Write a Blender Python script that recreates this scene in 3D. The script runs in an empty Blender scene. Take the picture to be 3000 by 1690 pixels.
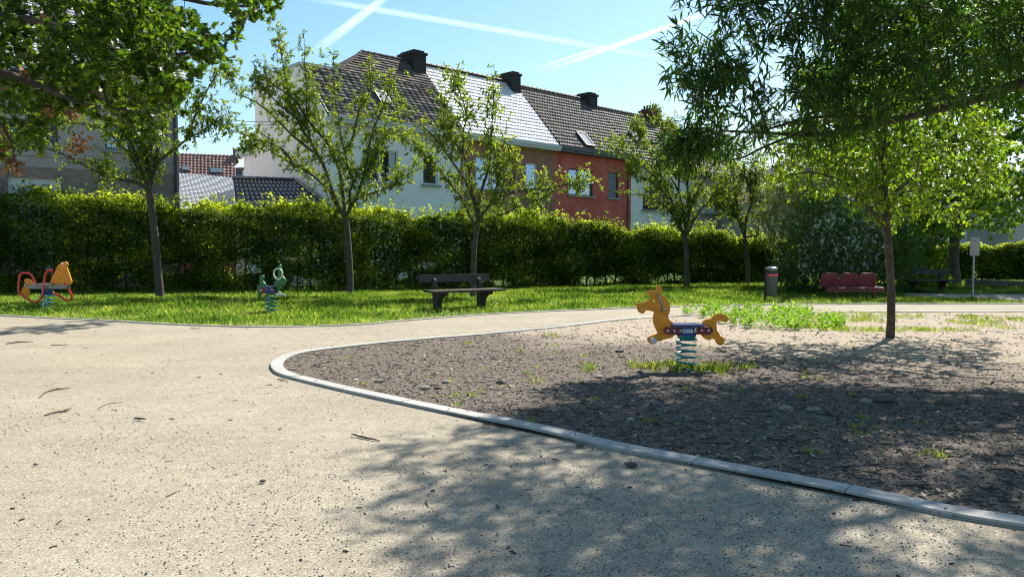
import bpy, bmesh, math, random
import numpy as np
from mathutils import Vector, Matrix, noise as mnoise
random.seed(7); RS = np.random.RandomState(11)
S = bpy.context.scene
R = math.radians
# ------------------------------------------------------------------ camera, sky, sun, exposure
FPX, CAMZ, CX, CY = 2250.0, 1.45, 1500.0, 845.0
PITCH = math.atan((845 - 728) / FPX)
cam = bpy.data.cameras.new('camera'); camo = bpy.data.objects.new('camera', cam)
S.collection.objects.link(camo); S.camera = camo
cam.sensor_width = 36; cam.lens = 36 * FPX / 3000; cam.clip_start = 0.05; cam.clip_end = 40000
camo.location = (0, 0, CAMZ); camo.rotation_euler = (R(90) - PITCH, 0, 0)
SUN_AZ, SUN_EL = R(33), R(48)
w = bpy.data.worlds.new('World'); S.world = w; w.use_nodes = True
nt = w.node_tree; nt.nodes.clear()
sky = nt.nodes.new('ShaderNodeTexSky'); sky.sky_type = 'NISHITA'; sky.sun_disc = False
sky.sun_elevation = SUN_EL; sky.sun_rotation = SUN_AZ
sky.air_density = 1.0; sky.dust_density = 0.7; sky.ozone_density = 1.0; sky.altitude = 0
hs = nt.nodes.new('ShaderNodeHueSaturation'); hs.inputs['Saturation'].default_value = 1.22
hs.inputs['Hue'].default_value = 0.486
bg = nt.nodes.new('ShaderNodeBackground'); bg.inputs[1].default_value = 0.074
wo = nt.nodes.new('ShaderNodeOutputWorld')
nt.links.new(sky.outputs[0], hs.inputs['Color']); nt.links.new(hs.outputs[0], bg.inputs[0]); nt.links.new(bg.outputs[0], wo.inputs[0])
sd = Vector((math.cos(SUN_EL) * math.sin(SUN_AZ), math.cos(SUN_EL) * math.cos(SUN_AZ), math.sin(SUN_EL)))
sl = bpy.data.lights.new('sun', 'SUN'); sl.energy = 3.9; sl.angle = R(0.53); sl.color = (1.0, 0.95, 0.87)
so = bpy.data.objects.new('sun', sl); S.collection.objects.link(so); so.location = (10, -5, 30)
so.rotation_euler = sd.to_track_quat('Z', 'Y').to_euler()
S.view_settings.view_transform = 'Standard'; S.view_settings.look = 'None'
S.view_settings.exposure = 1.27; S.view_settings.gamma = 1
S.render.engine = 'CYCLES'
S.cycles.filter_width = 1.05; S.cycles.max_bounces = 8; S.cycles.transparent_max_bounces = 16

# ------------------------------------------------------------------ pixel rays (photo 3000x1690) to places
def ray(px, py):
    u = CY - py
    return Vector((px - CX, FPX * math.cos(PITCH) + u * math.sin(PITCH), -FPX * math.sin(PITCH) + u * math.cos(PITCH)))
def P(px, py, Y):
    d = ray(px, py); s = Y / d.y
    return Vector((d.x * s, Y, CAMZ + d.z * s))
def G(px, py, z=0.0):
    d = ray(px, py); s = (z - CAMZ) / d.z
    return Vector((d.x * s, d.y * s, z))
def proj(p):
    y = p[1]; z = p[2] - CAMZ
    f = y * math.cos(PITCH) - z * math.sin(PITCH); u = z * math.cos(PITCH) + y * math.sin(PITCH)
    return CX + FPX * p[0] / f, CY - FPX * u / f

# ------------------------------------------------------------------ object helpers
def tag(o, label=None, cat=None, group=None, kind=None):
    if label: o['label'] = label
    if cat: o['category'] = cat
    if group: o['group'] = group
    if kind: o['kind'] = kind
    return o
def thing(name, label, cat, loc=(0, 0, 0), group=None):
    o = bpy.data.objects.new(name, None); o.empty_display_size = .2; S.collection.objects.link(o)
    o.location = loc; o['_w'] = list(loc)
    return tag(o, label, cat, group)
def link(name, me, mat, parent=None, smooth=False):
    if mat is not None: me.materials.clear(); me.materials.append(mat)
    o = bpy.data.objects.new(name, me); S.collection.objects.link(o)
    if smooth: me.shade_smooth()
    wl = Vector((0, 0, 0))
    if parent is not None:
        wl = Vector(parent['_w']); o.parent = parent
    else:
        n = len(me.vertices)
        if n:
            a = np.empty(n * 3, 'f'); me.vertices.foreach_get('co', a); a = a.reshape(-1, 3)
            wl = Vector(((a[:, 0].min() + a[:, 0].max()) / 2, (a[:, 1].min() + a[:, 1].max()) / 2, a[:, 2].min())); wl = Vector([float(q) for q in wl]); o.location = wl
    me.transform(Matrix.Translation(-wl)); o['_w'] = list(wl)
    return o
class MB:
    def __init__(s): s.v = []; s.f = []
    def add(s, vs, fs):
        b = len(s.v); s.v += [tuple(p) for p in vs]; s.f += [tuple(b + i for i in f) for f in fs]
    def box(s, o, ex, ey, ez):
        o, ex, ey, ez = Vector(o), Vector(ex), Vector(ey), Vector(ez)
        vs = [o, o + ex, o + ex + ey, o + ey]; vs += [p + ez for p in vs]
        fs = [(0, 3, 2, 1), (4, 5, 6, 7), (0, 1, 5, 4), (1, 2, 6, 5), (2, 3, 7, 6), (3, 0, 4, 7)]
        if ex.cross(ey).dot(ez) < 0: fs = [f[::-1] for f in fs]
        s.add(vs, fs)
    def cbox(s, c, size, rz=0):
        m = Matrix.Rotation(rz, 3, 'Z'); ex, ey, ez = m @ Vector((size[0], 0, 0)), m @ Vector((0, size[1], 0)), Vector((0, 0, size[2]))
        s.box(Vector(c) - ex / 2 - ey / 2 - ez / 2, ex, ey, ez)
    def tube(s, pts, rad, n=6, cap=True, closed=False):
        pts = [Vector(p) for p in pts]; m = len(pts)
        if not hasattr(rad, '__len__'): rad = [rad] * m
        nrm = None; rings = []
        for i in range(m):
            a = pts[(i - 1) % m] if (i > 0 or closed) else pts[0]; b = pts[(i + 1) % m] if (i < m - 1 or closed) else pts[-1]
            t = (b - a); t = t.normalized() if t.length > 1e-9 else Vector((0, 0, 1))
            if nrm is None: nrm = t.orthogonal().normalized()
            nrm = (nrm - t * nrm.dot(t)); nrm = nrm.normalized() if nrm.length > 1e-6 else t.orthogonal().normalized()
            bn = t.cross(nrm)
            rings.append([pts[i] + (nrm * math.cos(2 * math.pi * k / n) + bn * math.sin(2 * math.pi * k / n)) * rad[i] for k in range(n)])
        vs = [p for r_ in rings for p in r_]; fs = []
        for i in range(m if closed else m - 1):
            j = (i + 1) % m
            for k in range(n):
                q = (k + 1) % n; fs.append((i * n + k, i * n + q, j * n + q, j * n + k))
        if cap and not closed: fs += [tuple(range(n))[::-1], tuple((m - 1) * n + k for k in range(n))]
        s.add(vs, fs)
    def lathe(s, c, prof, n=24, ax=None):
        c = Vector(c); X, Y, Z = Vector((1, 0, 0)), Vector((0, 1, 0)), Vector((0, 0, 1))
        if ax is not None:
            Z = Vector(ax).normalized(); X = Z.orthogonal().normalized(); Y = Z.cross(X)
        vs = []
        for r_, z in prof:
            vs += [c + (X * math.cos(2 * math.pi * k / n) + Y * math.sin(2 * math.pi * k / n)) * max(r_, 1e-4) + Z * z for k in range(n)]
        fs = []
        for i in range(len(prof) - 1):
            for k in range(n):
                q = (k + 1) % n; fs.append((i * n + k, i * n + q, (i + 1) * n + q, (i + 1) * n + k))
        fs += [tuple(range(n))[::-1], tuple((len(prof) - 1) * n + k for k in range(n))]
        s.add(vs, fs)
    def prism(s, poly, d):
        d = Vector(d); poly = [Vector(p) for p in poly]; n = len(poly)
        nn = sum(((poly[i]).cross(poly[(i + 1) % n]) for i in range(n)), Vector())
        if nn.dot(d) > 0: poly = poly[::-1]
        s.add(poly + [p + d for p in poly], [tuple(range(n)), tuple(range(2 * n - 1, n - 1, -1))] + [(i, n + i, n + (i + 1) % n, (i + 1) % n)[::-1] for i in range(n)][::1])
    def build(s, name, mat, parent=None, smooth=False, bevel=0):
        me = bpy.data.meshes.new(name); me.from_pydata(s.v, [], s.f); me.update()
        bm = bmesh.new(); bm.from_mesh(me); bmesh.ops.recalc_face_normals(bm, faces=bm.faces)
        if bevel: bmesh.ops.bevel(bm, geom=[e for e in bm.edges if len(e.link_faces) == 2 and e.calc_face_angle(0) > .6], offset=bevel, segments=2, affect='EDGES', clamp_overlap=True)
        bm.to_mesh(me); bm.free()
        o = link(name, me, mat, parent)
        if smooth:
            me.shade_smooth()
            try: me.set_sharp_from_angle(angle=R(40))
            except Exception: pass
        return o
def npmesh(name, V, F, mat, parent=None, v=None, smooth=False):
    V = np.asarray(V, 'f'); F = np.asarray(F, 'i'); n, k = F.shape
    me = bpy.data.meshes.new(name)
    me.vertices.add(len(V)); me.vertices.foreach_set('co', V.ravel())
    me.loops.add(n * k); me.loops.foreach_set('vertex_index', F.ravel())
    me.polygons.add(n); me.polygons.foreach_set('loop_start', np.arange(n, dtype='i') * k)
    try: me.polygons.foreach_set('loop_total', np.full(n, k, 'i'))
    except Exception: pass
    me.update(calc_edges=True)
    if v is not None:
        a = me.attributes.new('v', 'FLOAT', 'POINT'); a.data.foreach_set('value', np.asarray(v, 'f'))
    me.validate()
    return link(name, me, mat, parent, smooth)
def stamp(name, tv, tf, M, T, mat, parent=None, v=None, smooth=False):
    """copies of a small template: M (N,3,3) columns = local axes, T (N,3)"""
    tv = np.asarray(tv, 'f'); tf = np.asarray(tf, 'i'); N = len(T); k = len(tv)
    V = np.einsum('nij,kj->nki', M, tv) + T[:, None, :]
    F = (tf[None] + (np.arange(N) * k)[:, None, None]).reshape(-1, tf.shape[1])
    if v is None: v = RS.rand(N)
    return npmesh(name, V.reshape(-1, 3), F, mat, parent, np.repeat(v, k), smooth)
def unit(a): return a / (np.linalg.norm(a, axis=-1, keepdims=True) + 1e-9)
def frames(A, W_, L_, tilt=None):
    """leaf frames: A = leaf axis; random roll"""
    N = len(A); rnd = RS.normal(size=(N, 3))
    if tilt is not None: rnd = rnd * .6 + tilt
    Sx = unit(np.cross(A, rnd)); Nn = np.cross(Sx, A)
    return np.stack([Sx * W_[:, None], A * L_[:, None], Nn * L_[:, None]], axis=2)
LEAF = ([(0, 0, 0), (.5, .45, .08), (0, 1, -.05), (-.5, .45, .08)], [(0, 1, 2, 3)])
LEAF6 = ([(0, 0, 0), (.42, .3, .06), (.42, .62, .05), (0, 1, -.08), (-.42, .62, .05), (-.42, .3, .06)], [(0, 1, 2, 3, 4, 5)])
OAK = ([(0, 0, 0), (.12, .12, 0), (.42, .2, .03), (.2, .36, .02), (.62, .52, .05), (.27, .62, .02), (.42, .86, .02), (.13, .84, 0), (0, 1.05, -.05),
        (-.13, .84, 0), (-.42, .86, .02), (-.27, .62, .02), (-.62, .52, .05), (-.2, .36, .02), (-.42, .2, .03), (-.12, .12, 0)],
       [(0, 1, 2, 3), (0, 3, 13, 14), (3, 4, 5, 5), ])
def oak_faces():
    q = [(0, 1, 2, 3), (0, 13, 14, 15), (0, 3, 5, 11), (0, 11, 13, 13), (3, 4, 5, 5), (11, 12, 13, 13), (5, 6, 7, 11), (7, 8, 9, 11), (9, 10, 11, 11)]
    t = []
    for a, b, c, d in q:
        t.append((a, b, c))
        if d != c: t.append((a, c, d))
    return t
OAK = (OAK[0], oak_faces())
ROCK = ([(1, 0, 0), (0, 1, 0), (-1, 0, 0), (0, -1, 0), (.2, .1, 1), (0, 0, -1), (.75, .7, .35), (-.7, -.65, .3)],
        [(0, 6, 4), (6, 1, 4), (1, 2, 4), (2, 7, 4), (7, 3, 4), (3, 0, 4), (0, 1, 6), (2, 3, 7), (0, 5, 1), (1, 5, 2), (2, 5, 3), (3, 5, 0)])
def rotmats(N, flat=False):
    a = RS.rand(N) * 2 * np.pi; c, s = np.cos(a), np.sin(a); M = np.zeros((N, 3, 3)); M[:, 0, 0] = c; M[:, 0, 1] = -s; M[:, 1, 0] = s; M[:, 1, 1] = c; M[:, 2, 2] = 1
    if flat: return M
    t = RS.normal(size=N) * .35; c, s = np.cos(t), np.sin(t); X = np.zeros((N, 3, 3)); X[:, 0, 0] = 1; X[:, 1, 1] = c; X[:, 1, 2] = -s; X[:, 2, 1] = s; X[:, 2, 2] = c
    return np.einsum('nij,njk->nik', M, X)
def inpoly(x, y, poly):
    r_ = False; j = len(poly) - 1
    for i in range(len(poly)):
        xi, yi = poly[i]; xj, yj = poly[j]
        if (yi > y) != (yj > y) and x < (xj - xi) * (y - yi) / (yj - yi) + xi: r_ = not r_
        j = i
    return r_
def smooth_poly(pts, k=4, closed=True):
    out = []; n = len(pts); rng = range(n) if closed else range(n - 1)
    for i in rng:
        g = (lambda j: Vector(pts[j % n])) if closed else (lambda j: Vector(pts[max(0, min(n - 1, j))]))
        p0, p1, p2, p3 = g(i - 1), g(i), g(i + 1), g(i + 2)
        for q in range(k):
            t = q / k
            out.append(0.5 * ((2 * p1) + (p2 - p0) * t + (2 * p0 - 5 * p1 + 4 * p2 - p3) * t * t + (3 * p1 - p0 - 3 * p2 + p3) * t ** 3))
    if not closed: out.append(Vector(pts[-1]))
    return out
def plate(name, outline, holes, th, M, mat, parent, bevel=.006):
    """a flat board with rounded edges cut to an outline in local XY, placed by M"""
    cu = bpy.data.curves.new(name, 'CURVE'); cu.dimensions = '2D'; cu.fill_mode = 'BOTH'; cu.extrude = th / 2 - bevel; cu.bevel_depth = bevel; cu.bevel_resolution = 1
    for pl in [outline] + holes:
        sp = cu.splines.new('POLY'); sp.points.add(len(pl) - 1); sp.use_cyclic_u = True
        for i, p in enumerate(pl): sp.points[i].co = (p[0], p[1], 0, 1)
    co = bpy.data.objects.new('tmp', cu); S.collection.objects.link(co)
    me = bpy.data.meshes.new_from_object(co); me.name = name
    bpy.data.objects.remove(co); bpy.data.curves.remove(cu)
    me.transform(M)
    return link(name, me, mat, parent)

# ------------------------------------------------------------------ materials
def newmat(name):
    m = bpy.data.materials.new(name); m.use_nodes = True; t = m.node_tree; t.nodes.clear()
    o = t.nodes.new('ShaderNodeOutputMaterial'); b = t.nodes.new('ShaderNodeBsdfPrincipled'); t.links.new(b.outputs[0], o.inputs[0])
    return m, t, b, o
def N_(t, ty, **k):
    n = t.nodes.new('ShaderNode' + ty)
    for a, v in k.items(): setattr(n, a, v)
    return n
def ramp(t, fac, stops, interp='LINEAR'):
    r_ = N_(t, 'ValToRGB'); e = r_.color_ramp.elements; r_.color_ramp.interpolation = interp
    while len(e) < len(stops): e.new(0.5)
    for i, (p, c) in enumerate(stops): e[i].position = p; e[i].color = (*c, 1) if len(c) == 3 else c
    t.links.new(fac, r_.inputs[0]); return r_.outputs[0]
def texco(t, scale=None):
    g = N_(t, 'NewGeometry'); o = g.outputs['Position']
    if scale:
        mp = N_(t, 'Mapping'); mp.inputs['Scale'].default_value = scale; t.links.new(o, mp.inputs[0]); o = mp.outputs[0]
    return o
def noise(t, scale, detail=4, rough=.6, vec=None):
    n = N_(t, 'TexNoise'); n.inputs['Scale'].default_value = scale; n.inputs['Detail'].default_value = detail; n.inputs['Roughness'].default_value = rough
    t.links.new(vec if vec is not None else texco(t), n.inputs['Vector']); return n.outputs['Fac']
def mixc(t, f, a, b, mode='MIX'):
    m = N_(t, 'Mix', data_type='RGBA', blend_type=mode)
    for s_, v in ((m.inputs['Factor'], f), (m.inputs['A'], a), (m.inputs['B'], b)):
        if hasattr(v, 'links') or hasattr(v, 'is_linked'): t.links.new(v, s_)
        elif isinstance(v, (int, float)): s_.default_value = v
        else: s_.default_value = (*v, 1)
    return m.outputs['Result']
def math_(t, op, a, b=None, c=None):
    m = N_(t, 'Math', operation=op)
    for i, v in enumerate((a, b, c)):
        if v is None: continue
        if hasattr(v, 'is_linked'): t.links.new(v, m.inputs[i])
        else: m.inputs[i].default_value = v
    return m.outputs[0]
def bump(t, b, h, s=.5, d=.01):
    n = N_(t, 'Bump'); n.inputs['Strength'].default_value = s; n.inputs['Distance'].default_value = d
    t.links.new(h, n.inputs['Height']); t.links.new(n.outputs[0], b.inputs['Normal'])
def simple(name, col, rough=.6, metal=0, var=.25, scale=6, coat=0, bmp=.15, spec=.5):
    m, t, b, o = newmat(name)
    n = noise(t, scale, 6, .65)
    lo = tuple(c * (1 - var) for c in col); hi = tuple(min(1, c * (1 + var)) for c in col)
    t.links.new(ramp(t, n, [(.3, lo), (.7, hi)]), b.inputs['Base Color'])
    b.inputs['Roughness'].default_value = rough; b.inputs['Metallic'].default_value = metal; b.inputs['Coat Weight'].default_value = coat
    b.inputs['Specular IOR Level'].default_value = spec
    if bmp: bump(t, b, noise(t, scale * 12, 4), bmp, .004)
    return m
def leafmat(name, cols, trans, tcol, rough=.45, tgain=1.0):
    """cols: ramp over the per-leaf value; translucent leaf blades"""
    m, t, b, o = newmat(name)
    a = N_(t, 'Attribute', attribute_name='v'); c = ramp(t, a.outputs['Fac'], cols)
    t.links.new(c, b.inputs['Base Color']); b.inputs['Roughness'].default_value = rough; b.inputs['Specular IOR Level'].default_value = .3
    tr = N_(t, 'BsdfTranslucent'); t.links.new(mixc(t, 1.0, c, tcol, 'MULTIPLY'), tr.inputs[0])
    mx = N_(t, 'MixShader'); mx.inputs[0].default_value = trans
    t.links.new(b.outputs[0], mx.inputs[1]); t.links.new(tr.outputs[0], mx.inputs[2]); t.links.new(mx.outputs[0], o.inputs[0])
    return m
def vmat(name, cols, rough=.8, spec=.4, metal=0):
    m, t, b, o = newmat(name); a = N_(t, 'Attribute', attribute_name='v')
    t.links.new(ramp(t, a.outputs['Fac'], cols), b.inputs['Base Color']); b.inputs['Roughness'].default_value = rough; b.inputs['Specular IOR Level'].default_value = spec
    b.inputs['Metallic'].default_value = metal
    return m
# ground materials
def gravel_mat():
    m, t, b, o = newmat('path_gravel')
    p = texco(t); big = noise(t, .9, 7, .7, p); mid = noise(t, 9, 5, .7, p); fine = noise(t, 95, 3, .7, p)
    base = ramp(t, big, [(.25, (.325, .28, .205)), (.75, (.43, .375, .28))])
    base = mixc(t, .55, base, ramp(t, mid, [(.32, (.60, .58, .55)), (.62, (1.0, 1.0, 1.0))]), 'MULTIPLY')
    base = mixc(t, 1.0, base, ramp(t, fine, [(.34, (.45, .43, .40)), (.46, (.90, .89, .88)), (.56, (1.02, 1.02, 1.02)), (.68, (1.4, 1.4, 1.4))]), 'MULTIPLY')
    grit = noise(t, 42, 4, .75, p)
    base = mixc(t, .8, base, ramp(t, grit, [(.33, (.62, .60, .57)), (.45, (.98, .98, .98)), (.62, (1.0, 1.0, 1.0)), (.72, (1.22, 1.22, 1.2))]), 'MULTIPLY')
    wear = noise(t, .5, 5, .6, texco(t, (.55, 1.6, 1)))
    base = mixc(t, .6, base, ramp(t, wear, [(.36, (.84, .83, .81)), (.52, (1, 1, 1)), (.66, (1.07, 1.06, 1.04))]), 'MULTIPLY')
    v = N_(t, 'TexVoronoi'); v.inputs['Scale'].default_value = 140; t.links.new(p, v.inputs['Vector'])
    sp = ramp(t, v.outputs['Color'], [(.0, (0, 0, 0)), (.64, (0, 0, 0)), (.66, (1, 1, 1))], 'CONSTANT')
    cl = math_(t, 'MULTIPLY', sp, ramp(t, noise(t, 1.4, 4, .6, p), [(.36, (.35, .35, .35)), (.58, (1, 1, 1))]))
    base = mixc(t, math_(t, 'MULTIPLY', cl, .36), base, (.10, .09, .085))
    v2 = N_(t, 'TexVoronoi'); v2.inputs['Scale'].default_value = 95; t.links.new(p, v2.inputs['Vector'])
    base = mixc(t, math_(t, 'MULTIPLY', ramp(t, v2.outputs['Color'], [(0, (0, 0, 0)), (.72, (0, 0, 0)), (.74, (1, 1, 1))], 'CONSTANT'), .28), base, (.62, .58, .50))
    t.links.new(base, b.inputs['Base Color']); b.inputs['Roughness'].default_value = .92; b.inputs['Specular IOR Level'].default_value = .25
    h = math_(t, 'ADD', math_(t, 'MULTIPLY', mid, .5), fine); bump(t, b, h, .55, .008)
    return m
def bed_mat():
    m, t, b, o = newmat('bed_earth')
    p = texco(t); big = noise(t, .7, 4, .6, p); mid = noise(t, 14, 6, .75, p); fine = noise(t, 70, 4, .8, p)
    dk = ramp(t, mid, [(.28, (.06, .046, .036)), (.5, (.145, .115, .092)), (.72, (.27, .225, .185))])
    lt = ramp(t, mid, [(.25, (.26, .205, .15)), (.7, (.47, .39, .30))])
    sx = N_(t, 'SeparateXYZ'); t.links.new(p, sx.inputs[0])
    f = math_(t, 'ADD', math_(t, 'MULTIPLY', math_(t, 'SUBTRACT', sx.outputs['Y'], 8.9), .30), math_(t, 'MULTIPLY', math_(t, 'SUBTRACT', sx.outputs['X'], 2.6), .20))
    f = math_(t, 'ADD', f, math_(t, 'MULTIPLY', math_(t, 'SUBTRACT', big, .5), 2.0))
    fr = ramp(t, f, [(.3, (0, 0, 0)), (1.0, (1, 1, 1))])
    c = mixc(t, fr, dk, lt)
    c = mixc(t, .7, c, ramp(t, fine, [(.3, (.45, .45, .45)), (.55, (1, 1, 1)), (.72, (1.6, 1.6, 1.6))]), 'MULTIPLY')
    t.links.new(c, b.inputs['Base Color']); b.inputs['Roughness'].default_value = .95; b.inputs['Specular IOR Level'].default_value = .2
    bump(t, b, math_(t, 'ADD', math_(t, 'MULTIPLY', mid, 1.2), fine), .7, .014)
    return m
def soil_grass_mat():
    m, t, b, o = newmat('lawn_soil'); p = texco(t)
    c = ramp(t, noise(t, 1.6, 6, .7, p), [(.3, (.045, .075, .018)), (.6, (.075, .12, .025)), (.78, (.17, .14, .09))])
    t.links.new(mixc(t, .6, c, ramp(t, noise(t, 60, 4, .8, p), [(.3, (.5, .5, .5)), (.7, (1.3, 1.3, 1.3))]), 'MULTIPLY'), b.inputs['Base Color'])
    b.inputs['Roughness'].default_value = .95; b.inputs['Specular IOR Level'].default_value = .1; bump(t, b, noise(t, 25, 6, .8, p), .8, .03)
    return m
def concrete_mat(name, a, b_, sc=14):
    m, t, b, o = newmat(name); p = texco(t)
    c = ramp(t, noise(t, sc, 8, .7, p), [(.3, a), (.7, b_)])
    c = mixc(t, .5, c, ramp(t, noise(t, 1.8, 4, .6, p), [(.35, (.72, .72, .70)), (.65, (1, 1, 1))]), 'MULTIPLY')
    t.links.new(c, b.inputs['Base Color']); b.inputs['Roughness'].default_value = .85; bump(t, b, noise(t, 160, 3, .7, p), .3, .002)
    return m
def render_wall(name, a, b_, stain=(.6, .6, .6), sc=.9, blotch=None):
    m, t, b, o = newmat(name); p = texco(t)
    c = ramp(t, noise(t, sc, 7, .65, p), [(.3, a), (.7, b_)])
    st = noise(t, 1.0, 6, .7, texco(t, (2.2, 2.2, .35)))
    c = mixc(t, .55, c, ramp(t, st, [(.35, stain), (.55, (1, 1, 1))]), 'MULTIPLY')
    if blotch:
        bl = noise(t, 2.3, 8, .8, texco(t, (1, 1, 1.6))); c = mixc(t, ramp(t, bl, [(.62, (0, 0, 0)), (.72, (.8, .8, .8))]), c, blotch)
    t.links.new(c, b.inputs['Base Color']); b.inputs['Roughness'].default_value = .9; b.inputs['Specular IOR Level'].default_value = .25
    bump(t, b, noise(t, 60, 4, .7, p), .25, .004)
    return m
def brick_mat(name, c1, c2, mortar, rot):
    m, t, b, o = newmat(name)
    mp = N_(t, 'Mapping'); mp.vector_type = 'POINT'; mp.inputs['Rotation'].default_value = (0, 0, -rot); t.links.new(texco(t), mp.inputs[0])
    sx = N_(t, 'SeparateXYZ'); t.links.new(mp.outputs[0], sx.inputs[0]); cb = N_(t, 'CombineXYZ')
    t.links.new(sx.outputs[0], cb.inputs[0]); t.links.new(sx.outputs[2], cb.inputs[1])
    bt = N_(t, 'TexBrick'); t.links.new(cb.outputs[0], bt.inputs['Vector'])
    bt.inputs['Scale'].default_value = 1; bt.inputs['Brick Width'].default_value = .22; bt.inputs['Row Height'].default_value = .075; bt.inputs['Mortar Size'].default_value = .009
    bt.inputs['Color1'].default_value = (*c1, 1); bt.inputs['Color2'].default_value = (*c2, 1); bt.inputs['Mortar'].default_value = (*mortar, 1)
    c = mixc(t, .6, bt.outputs['Color'], ramp(t, noise(t, 1.3, 6, .7), [(.3, (.65, .62, .6)), (.7, (1.1, 1.1, 1.1))]), 'MULTIPLY')
    t.links.new(c, b.inputs['Base Color']); b.inputs['Roughness'].default_value = .9
    bump(t, b, math_(t, 'SUBTRACT', 1, bt.outputs['Fac']), .5, .006)
    return m
ROT1 = math.atan2(.70, .714)
M = {}
M['gravel'] = gravel_mat(); M['bed'] = bed_mat(); M['soil'] = soil_grass_mat()
M['kerb'] = concrete_mat('kerb_concrete', (.31, .30, .275), (.46, .445, .41)); M['edging'] = concrete_mat('edging_concrete', (.38, .36, .30), (.52, .49, .42))
M['bark'] = simple('bark', (.075, .058, .043), .9, var=.45, scale=9, bmp=.9); M['bark_dark'] = simple('bark_dark', (.055, .045, .035), .9, var=.4, scale=9, bmp=.8)
M['cherry'] = leafmat('cherry_leaves', [(0, (.05, .095, .015)), (.5, (.13, .19, .022)), (.85, (.25, .30, .03)), (1, (.40, .36, .05))], .52, (2.3, 2.2, .7))
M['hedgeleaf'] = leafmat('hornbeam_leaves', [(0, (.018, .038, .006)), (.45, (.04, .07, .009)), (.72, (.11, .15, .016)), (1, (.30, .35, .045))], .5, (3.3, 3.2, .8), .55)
M['oakleaf'] = leafmat('oak_leaves', [(0, (.02, .042, .008)), (.5, (.045, .085, .011)), (1, (.13, .18, .025))], .5, (2.6, 2.7, .6))
M['willow'] = leafmat('narrow_leaves', [(0, (.018, .042, .012)), (.55, (.038, .078, .015)), (1, (.10, .15, .024))], .4, (2.6, 3.0, .6), .6)
M['maple'] = leafmat('maple_leaves', [(0, (.04, .09, .012)), (.5, (.10, .17, .018)), (1, (.22, .28, .03))], .5, (2.8, 2.7, .6))
M['shrub'] = leafmat('shrub_leaves', [(0, (.02, .045, .010)), (.6, (.045, .095, .016)), (1, (.12, .19, .03))], .4, (2.2, 2.6, .6), .42)
M['feather'] = leafmat('feathery_leaves', [(0, (.10, .14, .03)), (.6, (.17, .21, .04)), (1, (.26, .26, .06))], .4, (1.7, 1.6, .6))
M['dry'] = leafmat('dry_leaves', [(0, (.10, .05, .025)), (1, (.30, .17, .08))], .25, (1.4, 1.1, .8), .8)
M['grass'] = leafmat('grass_blades', [(0, (.05, .11, .02)), (.45, (.15, .25, .045)), (.8, (.31, .38, .09)), (1, (.50, .46, .24))], .5, (1.9, 1.9, .8), .45)
M['weed'] = leafmat('weed_leaves', [(0, (.07, .16, .015)), (.6, (.15, .27, .025)), (1, (.30, .38, .05))], .5, (2.2, 2.2, .7))
M['chip'] = vmat('bark_chips', [(0, (.03, .024, .02)), (.42, (.075, .058, .045)), (.72, (.17, .14, .115)), (.86, (.34, .30, .25)), (1, (.66, .62, .55))], .9)
M['pebble'] = vmat('pebbles', [(0, (.14, .125, .11)), (.35, (.26, .23, .19)), (.7, (.45, .41, .35)), (1, (.72, .69, .63))], .85)
M['stick'] = simple('dead_wood', (.085, .055, .04), .85, var=.5, scale=30, bmp=.6)
M['white_wall'] = render_wall('white_render', (.83, .815, .81), (.88, .87, .865), (.86, .86, .86))
M['old_white'] = render_wall('weathered_white_paint', (.72, .705, .69), (.82, .80, .785), (.75, .75, .72))
M['red_wall'] = render_wall('faded_red_paint', (.54, .105, .085), (.64, .17, .14), (.62, .55, .55), 1.2, (.50, .27, .23))
M['beige_wall'] = render_wall('beige_render', (.36, .33, .31), (.44, .41, .385), (.78, .76, .74))
M['cream_wall'] = render_wall('cream_render', (.52, .46, .37), (.62, .56, .46), (.85, .83, .8))
M['brick'] = brick_mat('brown_brick', (.34, .115, .08), (.42, .17, .115), (.36, .26, .21), ROT1)
M['tan_brick'] = brick_mat('tan_brick', (.40, .35, .27), (.48, .42, .33), (.36, .33, .28), ROT1)
M['brick_band'] = brick_mat('brick_plinth', (.24, .165, .14), (.33, .24, .2), (.33, .28, .25), R(35))
M['soot_brick'] = brick_mat('sooty_brick', (.028, .022, .022), (.05, .038, .035), (.04, .036, .034), ROT1)
M['red_brick'] = brick_mat('red_chimney_brick', (.13, .035, .025), (.18, .055, .04), (.10, .08, .07), ROT1)
def roofmat(name, stops, rough, coat=0, spec=.5, dirt=.5):
    m, t, b, o = newmat(name); a = N_(t, 'Attribute', attribute_name='v')
    c = ramp(t, a.outputs['Fac'], stops)
    c = mixc(t, dirt, c, ramp(t, noise(t, 2.2, 7, .75), [(.3, (.6, .6, .6)), (.7, (1.25, 1.25, 1.25))]), 'MULTIPLY')
    t.links.new(c, b.inputs['Base Color'])
    t.links.new(ramp(t, noise(t, 7, 5, .7), [(.3, (rough * .85,) * 3), (.7, (min(1, rough * 1.15),) * 3)]), b.inputs['Roughness'])
    b.inputs['Coat Weight'].default_value = coat; b.inputs['Coat Roughness'].default_value = .18; b.inputs['Specular IOR Level'].default_value = spec
    return m
M['slate_old'] = roofmat('old_brown_slates', [(0, (.08, .066, .06)), (.6, (.14, .118, .108)), (1, (.21, .18, .165))], .92, 0, .15)
M['tile_gloss'] = roofmat('glossy_grey_tiles', [(0, (.60, .56, .58)), (1, (.70, .66, .68))], .38, 1.0, 1.0, .2)  # pale base puts part of the sun glare into the tile colour
M['tile_brown'] = roofmat('dark_brown_tiles', [(0, (.06, .038, .03)), (.6, (.11, .075, .06)), (1, (.18, .13, .105))], .6, .0, .4)
M['tile_red'] = roofmat('red_brown_tiles', [(0, (.24, .11, .08)), (1, (.36, .19, .14))], .6)
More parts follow.
